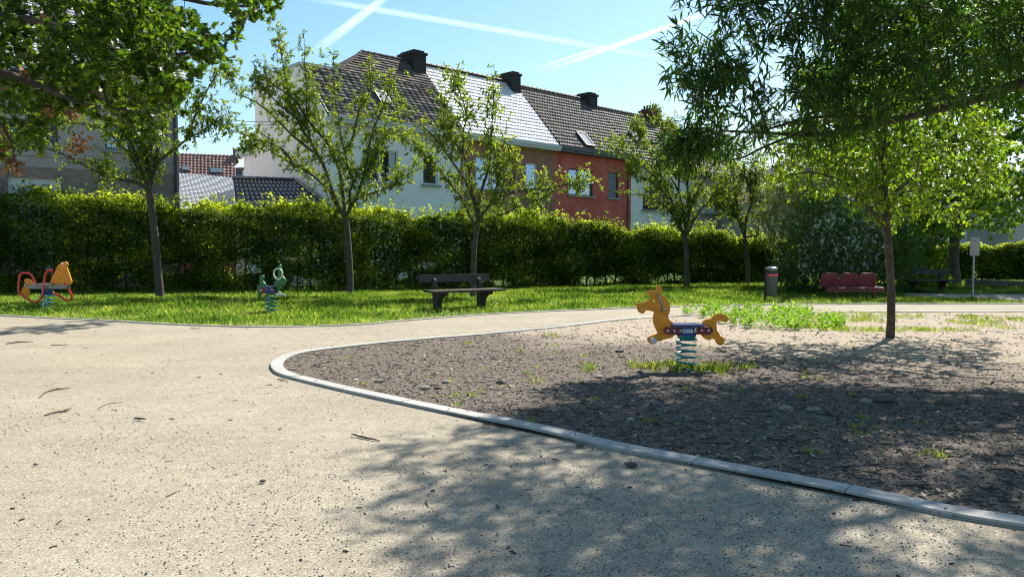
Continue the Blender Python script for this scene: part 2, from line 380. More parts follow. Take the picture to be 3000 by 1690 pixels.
M['tile_blue'] = roofmat('glazed_blue_black_tiles', [(0, (.015, .02, .035)), (1, (.03, .04, .07))], .18, .8, .8, .2)
M['slate_grey'] = roofmat('pale_grey_slates', [(0, (.50, .53, .58)), (1, (.56, .59, .63))], .75, 0, .3, .25)
M['slate_lilac'] = roofmat('weathered_slates', [(0, (.28, .27, .29)), (1, (.42, .41, .42))], .5)
M['zinc'] = simple('zinc', (.42, .44, .46), .5, .3, .15, 3); M['gutter_white'] = simple('gutter_pale', (.55, .56, .57), .6, 0, .12, 3)
M['gutter_dark'] = simple('gutter_dark', (.075, .078, .085), .55, 0, .15, 3); M['pvc'] = simple('white_frame', (.74, .75, .76), .35, 0, .05, 3, bmp=0)
M['dark_frame'] = simple('dark_frame', (.05, .055, .062), .4, 0, .1, 3, bmp=0); M['brown_frame'] = simple('brown_frame', (.15, .06, .04), .5, 0, .2, 5)
M['sill'] = concrete_mat('stone_sill', (.24, .25, .26), (.34, .35, .36)); M['dark_pipe'] = simple('dark_pipe', (.05, .045, .06), .5, 0, .2, 4)
def glass(name, c, mirror=.5):
    m, t, b, o = newmat(name); b.inputs['Base Color'].default_value = (*c, 1); b.inputs['Roughness'].default_value = .04
    b.inputs['Specular IOR Level'].default_value = mirror; b.inputs['Coat Weight'].default_value = 1; b.inputs['Coat Roughness'].default_value = .02
    b.inputs['Metallic'].default_value = .0; bump(t, b, noise(t, 1.2, 2), .04, .02); return m
M['glass'] = glass('window_glass', (.02, .024, .026)); M['glass_sky'] = glass('sky_tinted_glass', (.10, .16, .24), 1.0)
mt = M['glass_sky'].node_tree.nodes
for n in mt:
    if n.type == 'BSDF_PRINCIPLED': n.inputs['Metallic'].default_value = .55; n.inputs['Base Color'].default_value = (.22, .34, .56, 1)  # blue of the reflected sky is put into the pane colour
M['shutter'] = simple('grey_shutter', (.14, .16, .17), .6, 0, .1, 4); M['curtain'] = simple('curtain', (.45, .45, .44), .9, 0, .15, 8)
M['skylight'] = glass('skylight_glass', (.16, .18, .20), 1.0)

# ------------------------------------------------------------------ ground
K1 = [(-34.0, 26.6), (-20.0, 20.4)] + [tuple(G(*p).xy) for p in ((0, 926), (250, 938), (500, 952), (640, 957), (780, 959), (1028, 954), (1221, 938), (1500, 918), (1960, 900), (2250, 894), (2600, 891), (3000, 891))] + [(26, 20.1), (60, 20.6)]
K1 = [tuple(p) for p in smooth_poly(K1, 3, False)]
K2px = [(3000, 914), (2700, 915), (2343, 917), (2150, 921), (1958, 928), (1800, 939), (1640, 958), (1421, 979), (1152, 1001), (958, 1022), (850, 1038), (806, 1056), (792, 1074), (800, 1090), (830, 1105), (962, 1138), (1107, 1171), (1297, 1211), (1566, 1266), (1800, 1321), (2200, 1396), (2494, 1454), (2788, 1517), (3000, 1551)]
K2 = [(60, 17.0), (30, 17.4)] + [tuple(G(*p).xy) for p in K2px]
a_, b_ = Vector(K2[-2]), Vector(K2[-1]); K2 += [tuple(b_ + (b_ - a_).normalized() * 2.0), tuple(b_ + (b_ - a_).normalized() * 6)]
K2s = [tuple(p) for p in smooth_poly(K2, 3, False)]
def sheet(name, poly, z, mat):
    bm = bmesh.new(); f = bm.faces.new([bm.verts.new((x, y, z)) for x, y in poly]); bmesh.ops.triangulate(bm, faces=[f], ngon_method='EAR_CLIP')
    for f in bm.faces:
        if f.normal.z < 0: f.normal_flip()
    me = bpy.data.meshes.new(name); bm.to_mesh(me); bm.free(); return tag(link(name, me, mat), kind='structure')
mb = MB(); mb.add([(-3000, -300, -.03), (3000, -300, -.03), (3000, 5000, -.03), (-3000, 5000, -.03)], [(0, 1, 2, 3)]); tag(mb.build('ground', M['soil']), kind='structure')
sheet('gravel_path', K1 + [(60, 17.0)] + K2s[0:] + [(8, -12), (-40, -12)], 0.0, M['gravel'])
sheet('lawn', K1[::-1] + [(-40, 60), (70, 60)], 0.004, M['soil'])
sheet('play_bed', K2s + [(14, -3), (60, -3)], 0.012, M['bed'])
def offs(line, d):
    out = []
    for i in range(len(line)):
        a, b = Vector(line[max(0, i - 1)]), Vector(line[min(len(line) - 1, i + 1)]); t = (b - a).normalized(); out.append(Vector(line[i]) + Vector((-t.y, t.x)) * d)
    return out
def kerb(name, line, wdt, z0, z1, block, mat, gap=.008):
    # resample by arc length, then separate blocks with a fine joint between them
    pts = [Vector(p) for p in line]; L = [0]
    for a, b in zip(pts, pts[1:]): L.append(L[-1] + (b - a).length)
    def at(s):
        s = min(max(s, 0), L[-1] - 1e-6)
        i = max(j for j in range(len(L)) if L[j] <= s); i = min(i, len(pts) - 2)
        return pts[i].lerp(pts[i + 1], (s - L[i]) / (L[i + 1] - L[i]))
    mb = MB(); s = 0
    while s < L[-1] - .05:
        e = min(s + block * random.uniform(.97, 1.03), L[-1]); n = 6; jz = random.uniform(-.003, .003)
        ring = []
        for k in range(n + 1):
            q = s + gap / 2 + (e - s - gap) * k / n; p = at(q); t = (at(q + .03) - at(q - .03)).normalized(); nn = Vector((-t.y, t.x)); ring.append((p, nn))
        vs = []; c = .004
        for p, nn in ring:
            for d, z in ((0, z0), (0, z1 - c), (c, z1), (wdt - c, z1), (wdt, z1 - c), (wdt, z0)):
                q = p + nn * d; vs.append((q.x, q.y, z + jz))
        fs = [(0, 1, 2, 3, 4, 5), tuple(n * 6 + i for i in range(6))[::-1]]
        for k in range(n):
            for i in range(5): fs.append((k * 6 + i, k * 6 + i + 1, (k + 1) * 6 + i + 1, (k + 1) * 6 + i))
        mb.add(vs, fs); s = e
    return tag(mb.build(name, mat), kind='structure')
kerb('bed_kerb', K2s, .145, -.1, .032, 1.0, M['kerb'])
kerb('lawn_edging', K1, .07, -.1, .024, 1.0, M['edging'])
mb = MB(); a0 = [G(2640, 872), G(3000, 884), Vector((22, 20.8, 0)), Vector((32, 24, 0)), G(3000, 862), G(2780, 862), G(2640, 858)]
f_ = sheet('side_path', [(p.x, p.y) for p in a0], .009, M['gravel'])
tag(f_, kind='structure')
# ------------------------------------------------------------------ houses
O1 = Vector((-3.7, 34.6, 0)); E1 = Vector((.714, .70, 0)).normalized(); N1 = Vector((.70, -.714, 0)).normalized()
O2 = Vector((P(520, 300, 29).x, 29, 0)); E2 = Vector((math.sin(R(55)), math.cos(R(55)), 0)); N2 = Vector((math.cos(R(55)), -math.sin(R(55)), 0))
def wpt(fr, t, d, z): o, e, n = fr; return o + e * t + n * d + Vector((0, 0, z))
F1 = (O1, E1, N1); F2 = (O2, E2, N2)
def onf(fr, px, py):
    o, e, n = fr; d = ray(px, py); c = Vector((0, 0, CAMZ)); s = (o - c).dot(n) / d.dot(n); p = c + d * s
    return (p - o).dot(e), p.z
def wall_holes(mb, fr, t0, t1, z0, z1, holes, th=.3, rev=.14):
    ts = sorted({t0, t1, *[h[0] for h in holes], *[h[1] for h in holes]}); zs = sorted({z0, z1, *[h[2] for h in holes], *[h[3] for h in holes]})
    for a, b in zip(ts, ts[1:]):
        for c, d in zip(zs, zs[1:]):
            m = ((a + b) / 2, (c + d) / 2)
            if any(h[0] < m[0] < h[1] and h[2] < m[1] < h[3] for h in holes): continue
            mb.add([wpt(fr, a, 0, c), wpt(fr, b, 0, c), wpt(fr, b, 0, d), wpt(fr, a, 0, d)], [(0, 1, 2, 3)])
    for h in holes:
        a, b, c, d = h[:4]
        q = [(a, c), (b, c), (b, d), (a, d)]
        for i in range(4):
            (p, r_), (s, u) = q[i], q[(i + 1) % 4]
            mb.add([wpt(fr, p, 0, r_), wpt(fr, p, -rev, r_), wpt(fr, s, -rev, u), wpt(fr, s, 0, u)], [(0, 1, 2, 3)])
def window(parent, fr, h, frame, gl, mullions=(), sill=None, tilt=None, curtain=False):
    a, b, c, d = h[:4]; w_ = .06; mb = MB(); dd = -.14
    ez = Vector((0, 0, 1)); n = fr[2]; e = fr[1]
    def bar(t0, t1, z0, z1, dp=.06, off=0): mb.box(wpt(fr, t0, dd + off, z0), e * (t1 - t0), n * dp, ez * (z1 - z0))
    bar(a, b, c, c + w_); bar(a, b, d - w_, d); bar(a, a + w_, c + w_, d - w_); bar(b - w_, b, c + w_, d - w_)
    for m in mullions: bar(m - .04, m + .04, c + w_, d - w_, .065)
    if tilt is not None:  # casement leaf tipped inwards
        m0, m1 = tilt; mb.tube([wpt(fr, m0, dd + .05, c + w_), wpt(fr, m0 - .16, dd + .02, d - w_)], .03, 4)
    win = mb.build('window', frame, parent)
    pm = MB(); pm.box(wpt(fr, a + .02, dd + .01, c + .02), e * (b - a - .04), n * .02, ez * (d - c - .04)); pm.build('pane', gl, win)
    if curtain:
        cm = MB(); k = 14; x0, x1 = (b - .45, b - .1) if curtain == 1 else (a + .1, b - .1)
        pts = [wpt(fr, x0 + (x1 - x0) * i / k, dd + .034 + .004 * (i % 2), c + w_) for i in range(k + 1)]
        cm.add(pts + [p + ez * (d - c - 2 * w_) for p in pts], [(i, i + 1, k + 2 + i, k + 1 + i) for i in range(k)]); cm.build('curtain', M['curtain'], win)
    if sill is not None:
        sm = MB(); sm.box(wpt(fr, a - .12, -.02, c - .1), e * (b - a + .24), n * .14, ez * .098); sm.build('sill', sill, win)
    return win
def roof(name, P00, P10, P11, P01, tw, tl, kind, mat, parent, clip=()):
    P00, P10, P11, P01 = map(Vector, (P00, P10, P11, P01))
    Wd = (P10 - P00).length; Ld = (P01 - P00).length; nu = max(1, round(Wd / tw)); nv = max(1, round(Ld / tl)); nrm = (P10 - P00).cross(P01 - P00).normalized()
    if nrm.z < 0: nrm = -nrm
    us = []; spu = 6 if kind == 'pan' else 3
    fr_ = [i / 6 for i in range(6)] if kind == 'pan' else [0.0, .04, .96]
    us = [(i, f) for i in range(nu) for f in fr_] + [(nu - 1, 1.0)]
    vs_ = [(j, f) for j in range(nv) for f in (0.0, .03, .97)] + [(nv - 1, .999)]
    rnd = RS.rand(nu + 1, nv + 1); V = []; A = []
    for j, fv in vs_:
        for i, fu in us:
            if kind == 'pan':
                u = (i + fu) / nu; v = (j + fv) / nv
                h = .045 * (math.cos(2 * math.pi * fu) * .5 + .5) ** 1.3 + .035 * (1 - fv) - (.0 if fv else .05) + .006 * rnd[i, j]
            else:
                sh = .5 * (j % 2); ii = int((i + fu + sh)) % nu
                u = (i + fu) / nu; rr = rnd[ii, j]; v = (j + fv - (.09 * (rr - .5) if (0 < fv < .5) else 0)) / nv
                h = (.05 if kind == 'slate' else .02) * (1 - fv) - (.0 if fv else .05) + (.02 if kind == 'slate' else .006) * rr
                if fu in (0.0, 1.0): h -= .02
            p = P00.lerp(P10, u).lerp(P01.lerp(P11, u), v) + nrm * h
            V.append(p); A.append(rnd[i if kind == 'pan' else ii, j])
    nx = len(us); F = []
    for j in range(len(vs_) - 1):
        for i in range(nx - 1): F.append((j * nx + i, j * nx + i + 1, (j + 1) * nx + i + 1, (j + 1) * nx + i))
    if not clip:
        o = npmesh(name, [tuple(p) for p in V], F, mat, parent, A)
    else:
        bm = bmesh.new(); la = bm.verts.layers.float.new('v'); bv = [bm.verts.new(p) for p in V]
        for q, a in zip(bv, A): q[la] = a
        for f in F: bm.faces.new([bv[i] for i in f])
        for co, no in clip: bmesh.ops.bisect_plane(bm, geom=bm.verts[:] + bm.edges[:] + bm.faces[:], plane_co=co, plane_no=no, clear_outer=True)
        me = bpy.data.meshes.new(name); bm.to_mesh(me); bm.free(); o = link(name, me, mat, parent)
    return o
def ridge_caps(parent, a, b, mat, r_=.11, step=.33):
    mb = MB(); a, b = Vector(a), Vector(b); L = (b - a).length; n = max(1, int(L / step))
    for i in range(n): mb.tube([a.lerp(b, i / n), a.lerp(b, (i + 1.08) / n)], [r_, r_ * .82], 8)
    return mb.build('ridge_tiles', mat, parent)
DH = 3.06; EZ = 6.75; OV = .38
def zr(s): return EZ + (s + OV) * 1.085     # height of the front roof slope s metres behind the facade
def terrace(name, label, t0, t1, rz, wallmat, roofk, roofm, wins, gut, ez=EZ, clipr=(), tw=.205, tl=.285, extra=None, hipend=False, backflat=False):
    root = thing(name, label, 'house', wpt(F1, (t0 + t1) / 2, -DH, 0))
    hs_ = [w_[0] for w_ in wins]; mb = MB(); wall_holes(mb, F1, t0, t1, 0, ez, hs_)
    # party walls and rear wall as a closed shell behind
    if backflat: side = lambda t: [wpt(F1, t, -.001, 0), wpt(F1, t, -.001, ez), wpt(F1, t, -(9.1 - ez) / 1.085 + OV, 9.06), wpt(F1, t, -2 * DH, 9.06), wpt(F1, t, -2 * DH, 0)]
    else: side = lambda t: [wpt(F1, t, -.001, 0), wpt(F1, t, -.001, ez), wpt(F1, t, -DH, rz - .08), wpt(F1, t, -2 * DH, ez), wpt(F1, t, -2 * DH, 0)]
    for t in (t0 + .001, t1 - .001):
        if hipend and t > t0 + 1: mb.add([wpt(F1, t, -.001, 0), wpt(F1, t, -.001, ez), wpt(F1, t, -2 * DH, ez), wpt(F1, t, -2 * DH, 0)], [(0, 1, 2, 3)])
        else: mb.add(side(t), [(0, 1, 2, 3, 4)])
    mb.add([wpt(F1, t0, -2 * DH, 0), wpt(F1, t1, -2 * DH, 0), wpt(F1, t1, -2 * DH, ez), wpt(F1, t0, -2 * DH, ez)], [(0, 1, 2, 3)])
    mb.add([wpt(F1, t0, -.6, 0), wpt(F1, t1, -.6, 0), wpt(F1, t1, -.6, ez - .1), wpt(F1, t0, -.6, ez - .1)], [(0, 1, 2, 3)])
    me = bpy.data.meshes.new('wall'); me.from_pydata([tuple(p) for p in mb.v], [], mb.f); link('wall', me, wallmat, root)
    for w_ in wins: window(root, F1, w_[0], *w_[1:])
    gm = MB(); gm.box(wpt(F1, t0 + .01, .002, ez - .26), E1 * (t1 - t0 - .02), N1 * .44, Vector((0, 0, .24))); gm.box(wpt(F1, t0 + .01, .442, ez - .14), E1 * (t1 - t0 - .02), N1 * .05, Vector((0, 0, .16))); gm.build('gutter', gut, root)
    lo = [wpt(F1, t0, OV, ez), wpt(F1, t1, OV, ez), wpt(F1, t1, -DH, rz), wpt(F1, t0, -DH, rz)]
    if roofk: roof('roof', *lo, tw, tl, roofk, roofm, root, clipr)
    if not backflat:
        rb = [wpt(F1, t1, -2 * DH - OV, ez), wpt(F1, t0, -2 * DH - OV, ez), wpt(F1, t0, -DH, rz), wpt(F1, t1, -DH, rz)]
        b2 = MB(); b2.add(rb, [(0, 1, 2, 3)]) if not clipr else b2.add([rb[0] - E1 * 3, rb[1], rb[2], rb[3] - E1 * 6.3], [(0, 1, 2, 3)]); b2.build('rear_roof', roofm, root)
    return root
def rect(px0, px1, py0, py1):
    a, _ = onf(F1, px0, (py0 + py1) / 2); b, _ = onf(F1, px1, (py0 + py1) / 2); _, zt = onf(F1, (px0 + px1) / 2, py0); _, zb = onf(F1, (px0 + px1) / 2, py1)
    return (a, b, zb, zt)
def chimney(root, t, rz, top, mat, wd=.62, dp=1.15, pots=0, s0=None, capw=.06):
    s0 = DH if s0 is None else s0
    mb = MB(); mb.box(wpt(F1, t - wd / 2, -s0 - dp / 2, rz - 1.25), E1 * wd, N1 * dp, Vector((0, 0, top - rz + 1.25)))
    mb.box(wpt(F1, t - wd / 2 - capw, -s0 - dp / 2 - capw, top), E1 * (wd + 2 * capw), N1 * (dp + 2 * capw), Vector((0, 0, .12)))
    mb.box(wpt(F1, t - wd / 2 + .06, -s0 - dp / 2 + .06, top + .12), E1 * (wd - .12), N1 * (dp - .12), Vector((0, 0, .1)))
    c = mb.build('chimney', mat, root)
    for k in range(pots):
        q = MB(); q.lathe(wpt(F1, t, -s0 - dp / 2 + .15 + (dp - .3) * k / max(1, pots - 1), top + .2), [(.07, 0), (.07, .28), (.05, .28)], 10); q.build('chimney_pot', M['soot_brick'], c)
    fl = MB(); fl.box(wpt(F1, t - wd / 2 - .14, -s0 + dp / 2 + .02, rz - .62 - .45), E1 * (wd + .28), N1 * .03, Vector((0, 0, .2))); fl.build('flashing', M['zinc'], c)
    return c
w1a = rect(1062, 1168, 437, 534); w1b = rect(1240, 1283, 450, 541)
w2a = rect(1394, 1483, 464, 556); w2b = rect(1541, 1575, 479, 556)
w3a = rect(1666, 1737, 497, 573); w3b = rect(1782, 1812, 505, 580)
w4a = rect(1883, 1940, 528, 616); w5a = rect(2046, 2105, 552, 624); w5b = rect(2142, 2162, 572, 630)
TB = [-5.2, 1.83, 8.33, 14.9, 21.5, 28.7]
def gz(ws): return ws
low = lambda a, b, c, d: (a, b, c, d)
# --- white corner house
h1 = terrace('white_corner_house', 'white rendered corner house with brown slate hipped roof and dark chimney, leftmost of the terrace', TB[0], TB[1], 10.45, M['white_wall'], None, M['slate_old'],
    [(w1a, M['pvc'], M['glass'], ((w1a[0] + w1a[1]) / 2,), M['sill'], ((w1a[0] + w1a[1]) / 2 - .05, 0), 1), (w1b, M['pvc'], M['glass'], (), M['sill']),
     ((-4.2, -3.2, 0, 2.1), M['brown_frame'], M['glass'], ()), ((-1.6, .2, .9, 2.3), M['pvc'], M['glass'], (-.7,), M['sill'])], M['gutter_white'], backflat=True)
sl_ = (9.1 - EZ) / 1.085 - OV
roof('roof', wpt(F1, TB[0] - .12, OV, EZ), wpt(F1, TB[1], OV, EZ), wpt(F1, TB[1], -sl_, 9.1), wpt(F1, TB[0] - .12, -sl_, 9.1), .34, .21, 'slate', M['slate_old'], h1)
hipa, hipb = wpt(F1, -3.44, -sl_, 9.1), wpt(F1, -1.49, -DH, 10.45)
hn = (hipb - hipa).cross(Vector((0, 0, 1))).normalized()
if hn.dot(E1) > 0: hn = -hn
roof('roof', wpt(F1, -5.0, -sl_, 9.1), wpt(F1, TB[1], -sl_, 9.1), wpt(F1, TB[1], -DH, 10.45), wpt(F1, -5.0, -DH, 10.45), .34, .21, 'slate', M['slate_old'], h1, [(hipa, hn)])
mb = MB(); hr = wpt(F1, -3.44, -2 * DH + sl_, 9.1); mb.add([hipa + Vector((0, 0, .03)), hipb + Vector((0, 0, .03)), hr], [(0, 1, 2)])
mb.add([wpt(F1, TB[1], -DH, 10.45), hipb, hr, wpt(F1, TB[1], -2 * DH + sl_, 9.1)], [(0, 1, 2, 3)]); mb.build('hip_roof', M['slate_old'], h1)
mb = MB(); mb.box(wpt(F1, TB[0] - .1, -2 * DH - .1, 9.08), E1 * (TB[1] - TB[0]), N1 * (2 * DH - sl_ + .1), Vector((0, 0, .09))); mb.build('flat_roof', M['zinc'], h1)
mb = MB(); mb.box(wpt(F1, TB[0] + .0, -2 * DH - 1.2, 0), E1 * 5, N1 * 1.2, Vector((0, 0, 5.75))); mb.build('rear_annex', M['white_wall'], h1)
mb = MB(); mb.box(wpt(F1, TB[0] - .25, -2 * DH - 1.55, 5.75), E1 * 5.4, N1 * 1.55, Vector((0, 0, .22))); mb.build('annex_roof', M['zinc'], h1)
ridge_caps(h1, hipb, wpt(F1, TB[1], -DH, 10.47), M['slate_old'], .1); ridge_caps(h1, hipa, hipb, M['slate_old'], .09)
mb = MB(); mb.box(wpt(F1, TB[0] - .14, OV, EZ - .12), E1 * .04, -N1 * (OV + sl_) + Vector((0, 0, 9.1 - EZ)), Vector((0, 0, .18))); mb.build('verge_board', M['gutter_dark'], h1)
mb = MB(); mb.box(wpt(F1, TB[0], .002, EZ - .42), E1 * (TB[1] - TB[0]), N1 * .09, Vector((0, 0, .05))); mb.box(wpt(F1, TB[0], .002, EZ - .62), E1 * (TB[1] - TB[0]), N1 * .05, Vector((0, 0, .04))); mb.build('cornice', M['gutter_white'], h1)
chimney(h1, TB[1] - .42, 10.45, 10.72, M['soot_brick'], .75, 1.2); 
mb = MB(); q = [onf(F1, 1095, 300)]
def skylight(root, px, py, wd, ln, rz=10.45, ez=EZ):
    # find the place on the front slope under a photo point
    nrm = E1.cross(Vector((-N1.x, -N1.y, 1.085)).normalized()); nrm = nrm if nrm.z > 0 else -nrm
    o = wpt(F1, 0, OV, ez); d = ray(px, py); c = Vector((0, 0, CAMZ)); s = (o - c).dot(nrm) / d.dot(nrm); p = c + d * s
    up = Vector((-N1.x, -N1.y, 1.085)).normalized(); p = p + nrm * .05
    mb = MB(); a = p - E1 * wd / 2 - up * ln / 2
    for o_, x, y in ((a, E1 * wd, up * .07), (a + up * (ln - .07), E1 * wd, up * .07), (a + up * .07, E1 * .07, up * (ln - .14)), (a + E1 * (wd - .07) + up * .07, E1 * .07, up * (ln - .14))): mb.box(o_, x, y, nrm * .1)
    f = mb.build('skylight', M['gutter_dark'], root); g = MB(); g.box(a + E1 * .04 + up * .04 + nrm * .03, E1 * (wd - .08), up * (ln - .08), nrm * .04); g.build('pane', M['skylight'], f)
skylight(h1, 1118, 290, .6, .8)
# --- brown brick house with gleaming roof
h2 = terrace('brown_brick_house', 'brown brick terraced house under a gleaming grey roof, left of the red house', TB[1], TB[2], 10.45, M['brick'], 'flat', M['tile_gloss'],
    [(w2a, M['pvc'], M['glass_sky'], ((w2a[0] + w2a[1]) / 2,), M['sill'], ((w2a[0] + w2a[1]) / 2 - .05, 0)), (w2b, M['pvc'], M['glass_sky'], (), M['sill']),
     ((TB[1] + 1, TB[1] + 3, .9, 2.3), M['pvc'], M['glass'], (TB[1] + 2,)), ((TB[2] - 1.8, TB[2] - .8, 0, 2.2), M['pvc'], M['glass'], ())], M['gutter_white'])
chimney(h2, TB[2] - .35, 10.45, 10.75, M['soot_brick'], .6, 1.15); ridge_caps(h2, wpt(F1, TB[1], -DH, 10.5), wpt(F1, TB[2], -DH, 10.5), M['tile_brown'])
# --- red house
h3 = terrace('red_house', 'faded red painted terraced house with dark brown tiled roof and grey windows', TB[2], TB[3], 10.35, M['red_wall'], 'pan', M['tile_brown'],
    [(w3a, M['dark_frame'], M['glass_sky'], ((w3a[0] + w3a[1]) / 2 - .2,), M['sill'], (w3a[1] - .1, 0)), (w3b, M['dark_frame'], M['shutter'], (), M['sill']),
     ((TB[2] + .9, TB[2] + 3.1, .2, 2.5), M['pvc'], M['pvc'], (TB[2] + 2,)), ((TB[3] - 1.8, TB[3] - .8, 0, 2.2), M['dark_frame'], M['glass'], ())], M['gutter_dark'])
chimney(h3, TB[3] - .42, 10.3, 10.55, M['soot_brick'], .75, 1.1); ridge_caps(h3, wpt(F1, TB[2], -DH, 10.4), wpt(F1, TB[3], -DH, 10.4), M['tile_brown']); skylight(h3, 1712, 412, .75, 1.1)
mb = MB(); mb.tube([wpt(F1, TB[3] - .35, .06, 0), wpt(F1, TB[3] - .35, .06, 5.9), wpt(F1, TB[3] - .35, .3, 6.4)], .05, 8); mb.tube([wpt(F1, TB[3] - .34 + .25 * math.cos(a), .07, 3.35 + .2 * math.sin(a)) for a in [i * .5 for i in range(13)]], .018, 4); mb.build('downpipe', M['brown_frame'], h3, True)
mb = MB(); mb.box(wpt(F1, TB[2] + .02, .002, 3.1), E1 * (TB[3] - TB[2] - .04), N1 * .04, Vector((0, 0, .08))); mb.build('string_course', M['red_wall'], h3)
mb = MB(); mb.box(wpt(F1, TB[1] + .12, .002, 0), E1 * .09, N1 * .09, Vector((0, 0, 6.3))); mb.build('downpipe', M['zinc'], h2)
# --- weathered white house
h4 = terrace('weathered_white_house', 'weathered white painted terraced house right of the red house', TB[3], TB[4], 10.05, M['old_white'], 'pan', M['tile_brown'],
    [(w4a, M['dark_frame'], M['glass'], ((w4a[0] + w4a[1]) / 2,), M['sill']), ((TB[3] + 1, TB[3] + 3, .9, 2.2), M['dark_frame'], M['glass'], (TB[3] + 2,))], M['gutter_dark'], ez=6.5)
chimney(h4, TB[4] - .5, 10.05, 10.45, M['red_brick'], .7, 1.2, 5); ridge_caps(h4, wpt(F1, TB[3], -DH, 10.1), wpt(F1, TB[4], -DH, 10.1), M['tile_brown']); skylight(h4, 1861, 404, .8, .9, ez=6.5)
# --- tan brick end house, hipped
hc = wpt(F1, 22.8, -DH, 10.05); he = wpt(F1, TB[5] + .35, OV, 6.4); hn = (he - hc).cross(Vector((0, 0, 1))).normalized(); hn = hn if hn.dot(E1) > 0 else -hn
h5 = terrace('tan_brick_house', 'tan brick end of terrace house with hipped roof and white window, behind the young trees', TB[4], TB[5], 10.05, M['tan_brick'], None, M['tile_brown'],
    [(w5a, M['pvc'], M['glass'], (w5a[0] + (w5a[1] - w5a[0]) / 3, w5a[0] + 2 * (w5a[1] - w5a[0]) / 3), M['sill'], None, 2), (w5b, M['pvc'], M['glass'], (), M['sill'])], M['gutter_dark'], ez=6.4, clipr=((hc, hn),), hipend=True)
roof('roof', wpt(F1, TB[4], OV, 6.4), wpt(F1, TB[5] + .35, OV, 6.4), wpt(F1, TB[5] + .35, -DH, 10.05), wpt(F1, TB[4], -DH, 10.05), .24, .33, 'pan', M['tile_brown'], h5, ((hc, hn),))
mb = MB(); mb.add([he, wpt(F1, TB[5] + .35, -2 * DH - OV, 6.4), hc], [(0, 1, 2)]); mb.build('hip_roof', M['tile_brown'], h5)
mb = MB(); mb.box(wpt(F1, TB[5] - .2, -2 * DH - .5, 6.2), E1 * .95, N1 * (2 * DH + 1), Vector((0, 0, .2))); mb.build('eave', M['gutter_dark'], h5)
ridge_caps(h5, wpt(F1, TB[4], -DH, 10.1), hc, M['tile_brown']); ridge_caps(h5, hc, he, M['tile_brown'])
# --- left house (beige, brown windows)
def rect2(px0, px1, py0, py1):
    a, _ = onf(F2, px0, (py0 + py1) / 2); b, _ = onf(F2, px1, (py0 + py1) / 2); _, zt = onf(F2, (px0 + px1) / 2, py0); _, zb = onf(F2, (px0 + px1) / 2, py1)
    return (a, b, zb, zt)
lh = thing('beige_house', 'beige rendered house with pale slate roof and brown window frames at far left', 'house', wpt(F2, -5, -4, 0))
_, ze = onf(F2, 515, 250); _, zb1 = onf(F2, 300, 499)
la, lb, lc = rect2(20, 170, 352, 424), rect2(308, 384, 366, 440), rect2(300, 372, 262, 312)
ld = rect2(20, 150, 262, 312); lg = (rect2(25, 181, 522, 600)); lg = (lg[0], lg[1], .05, lg[3])
mb = MB(); wall_holes(mb, F2, -13, 0, zb1, ze, [la, lb]); 
for t in (-13, -.001): mb.add([wpt(F2, t, -.001, 0), wpt(F2, t, -.001, ze), wpt(F2, t, -4.2, ze + 4.4), wpt(F2, t, -8.4, ze), wpt(F2, t, -8.4, 0)], [(0, 1, 2, 3, 4)])
mb.add([wpt(F2, -13, -8.4, 0), wpt(F2, 0, -8.4, 0), wpt(F2, 0, -8.4, ze), wpt(F2, -13, -8.4, ze)], [(0, 1, 2, 3)]); mb.add([wpt(F2, -13, -.5, 0), wpt(F2, 0, -.5, 0), wpt(F2, 0, -.5, ze), wpt(F2, -13, -.5, ze)], [(0, 1, 2, 3)])
me = bpy.data.meshes.new('wall'); me.from_pydata([tuple(p) for p in mb.v], [], mb.f); link('wall', me, M['beige_wall'], lh)
mb = MB(); wall_holes(mb, (O2 + N2 * .0, E2, N2), -13, 0, 0, zb1 - .001, [lg]); me = bpy.data.meshes.new('plinth'); me.from_pydata([tuple(p) for p in mb.v], [], mb.f); link('plinth', me, M['brick_band'], lh)
window(lh, F2, la, M['brown_frame'], M['glass'], ((la[0] + la[1]) / 2 - .3,), None); window(lh, F2, lb, M['brown_frame'], M['glass_sky'], (), M['sill'])
window(lh, F2, lg, M['pvc'], M['pvc'], (), None)
mb = MB(); _, zs = onf(F2, 200, 460); _, zs2 = onf(F2, 450, 468)
mb.box(wpt(F2, -13, .003, la[2] - .38), E2 * 12.8, N2 * .05, Vector((0, 0, .09))); mb.build('string_course', M['beige_wall'], lh)
mb = MB(); mb.box(wpt(F2, -13, .004, ze - .32), E2 * 13.1, N2 * .55, Vector((0, 0, .07))); mb.box(wpt(F2, -13, .5, ze - .25), E2 * 13.3, N2 * .14, Vector((0, 0, .2))); mb.build('gutter', M['zinc'], lh)
mb = MB(); mb.box(wpt(F2, -13, .004, ze - .9), E2 * 12.6, N2 * .03, Vector((0, 0, .57))); mb.build('fascia', M['brown_frame'], lh)
roof('roof', wpt(F2, -13, .6, ze - .05), wpt(F2, .25, .6, ze - .05), wpt(F2, .25, -4.2, ze + 4.45), wpt(F2, -13, -4.2, ze + 4.45), .33, .2, 'flat', M['slate_lilac'], lh)
mb = MB(); mb.add([wpt(F2, .25, -9, ze - .05), wpt(F2, -13, -9, ze - .05), wpt(F2, -13, -4.2, ze + 4.45), wpt(F2, .25, -4.2, ze + 4.45)], [(0, 1, 2, 3)]); mb.build('rear_roof', M['slate_lilac'], lh)
mb = MB(); mb.tube([wpt(F2, -.12, .1, 0), wpt(F2, -.12, .1, ze - .5), wpt(F2, -.12, .45, ze - .2)], .07, 8); mb.tube([wpt(F2, -1.0, .03, 0), wpt(F2, -1.0, .03, ze - 1)], .015, 4); mb.build('downpipe', M['dark_pipe'], lh, True)
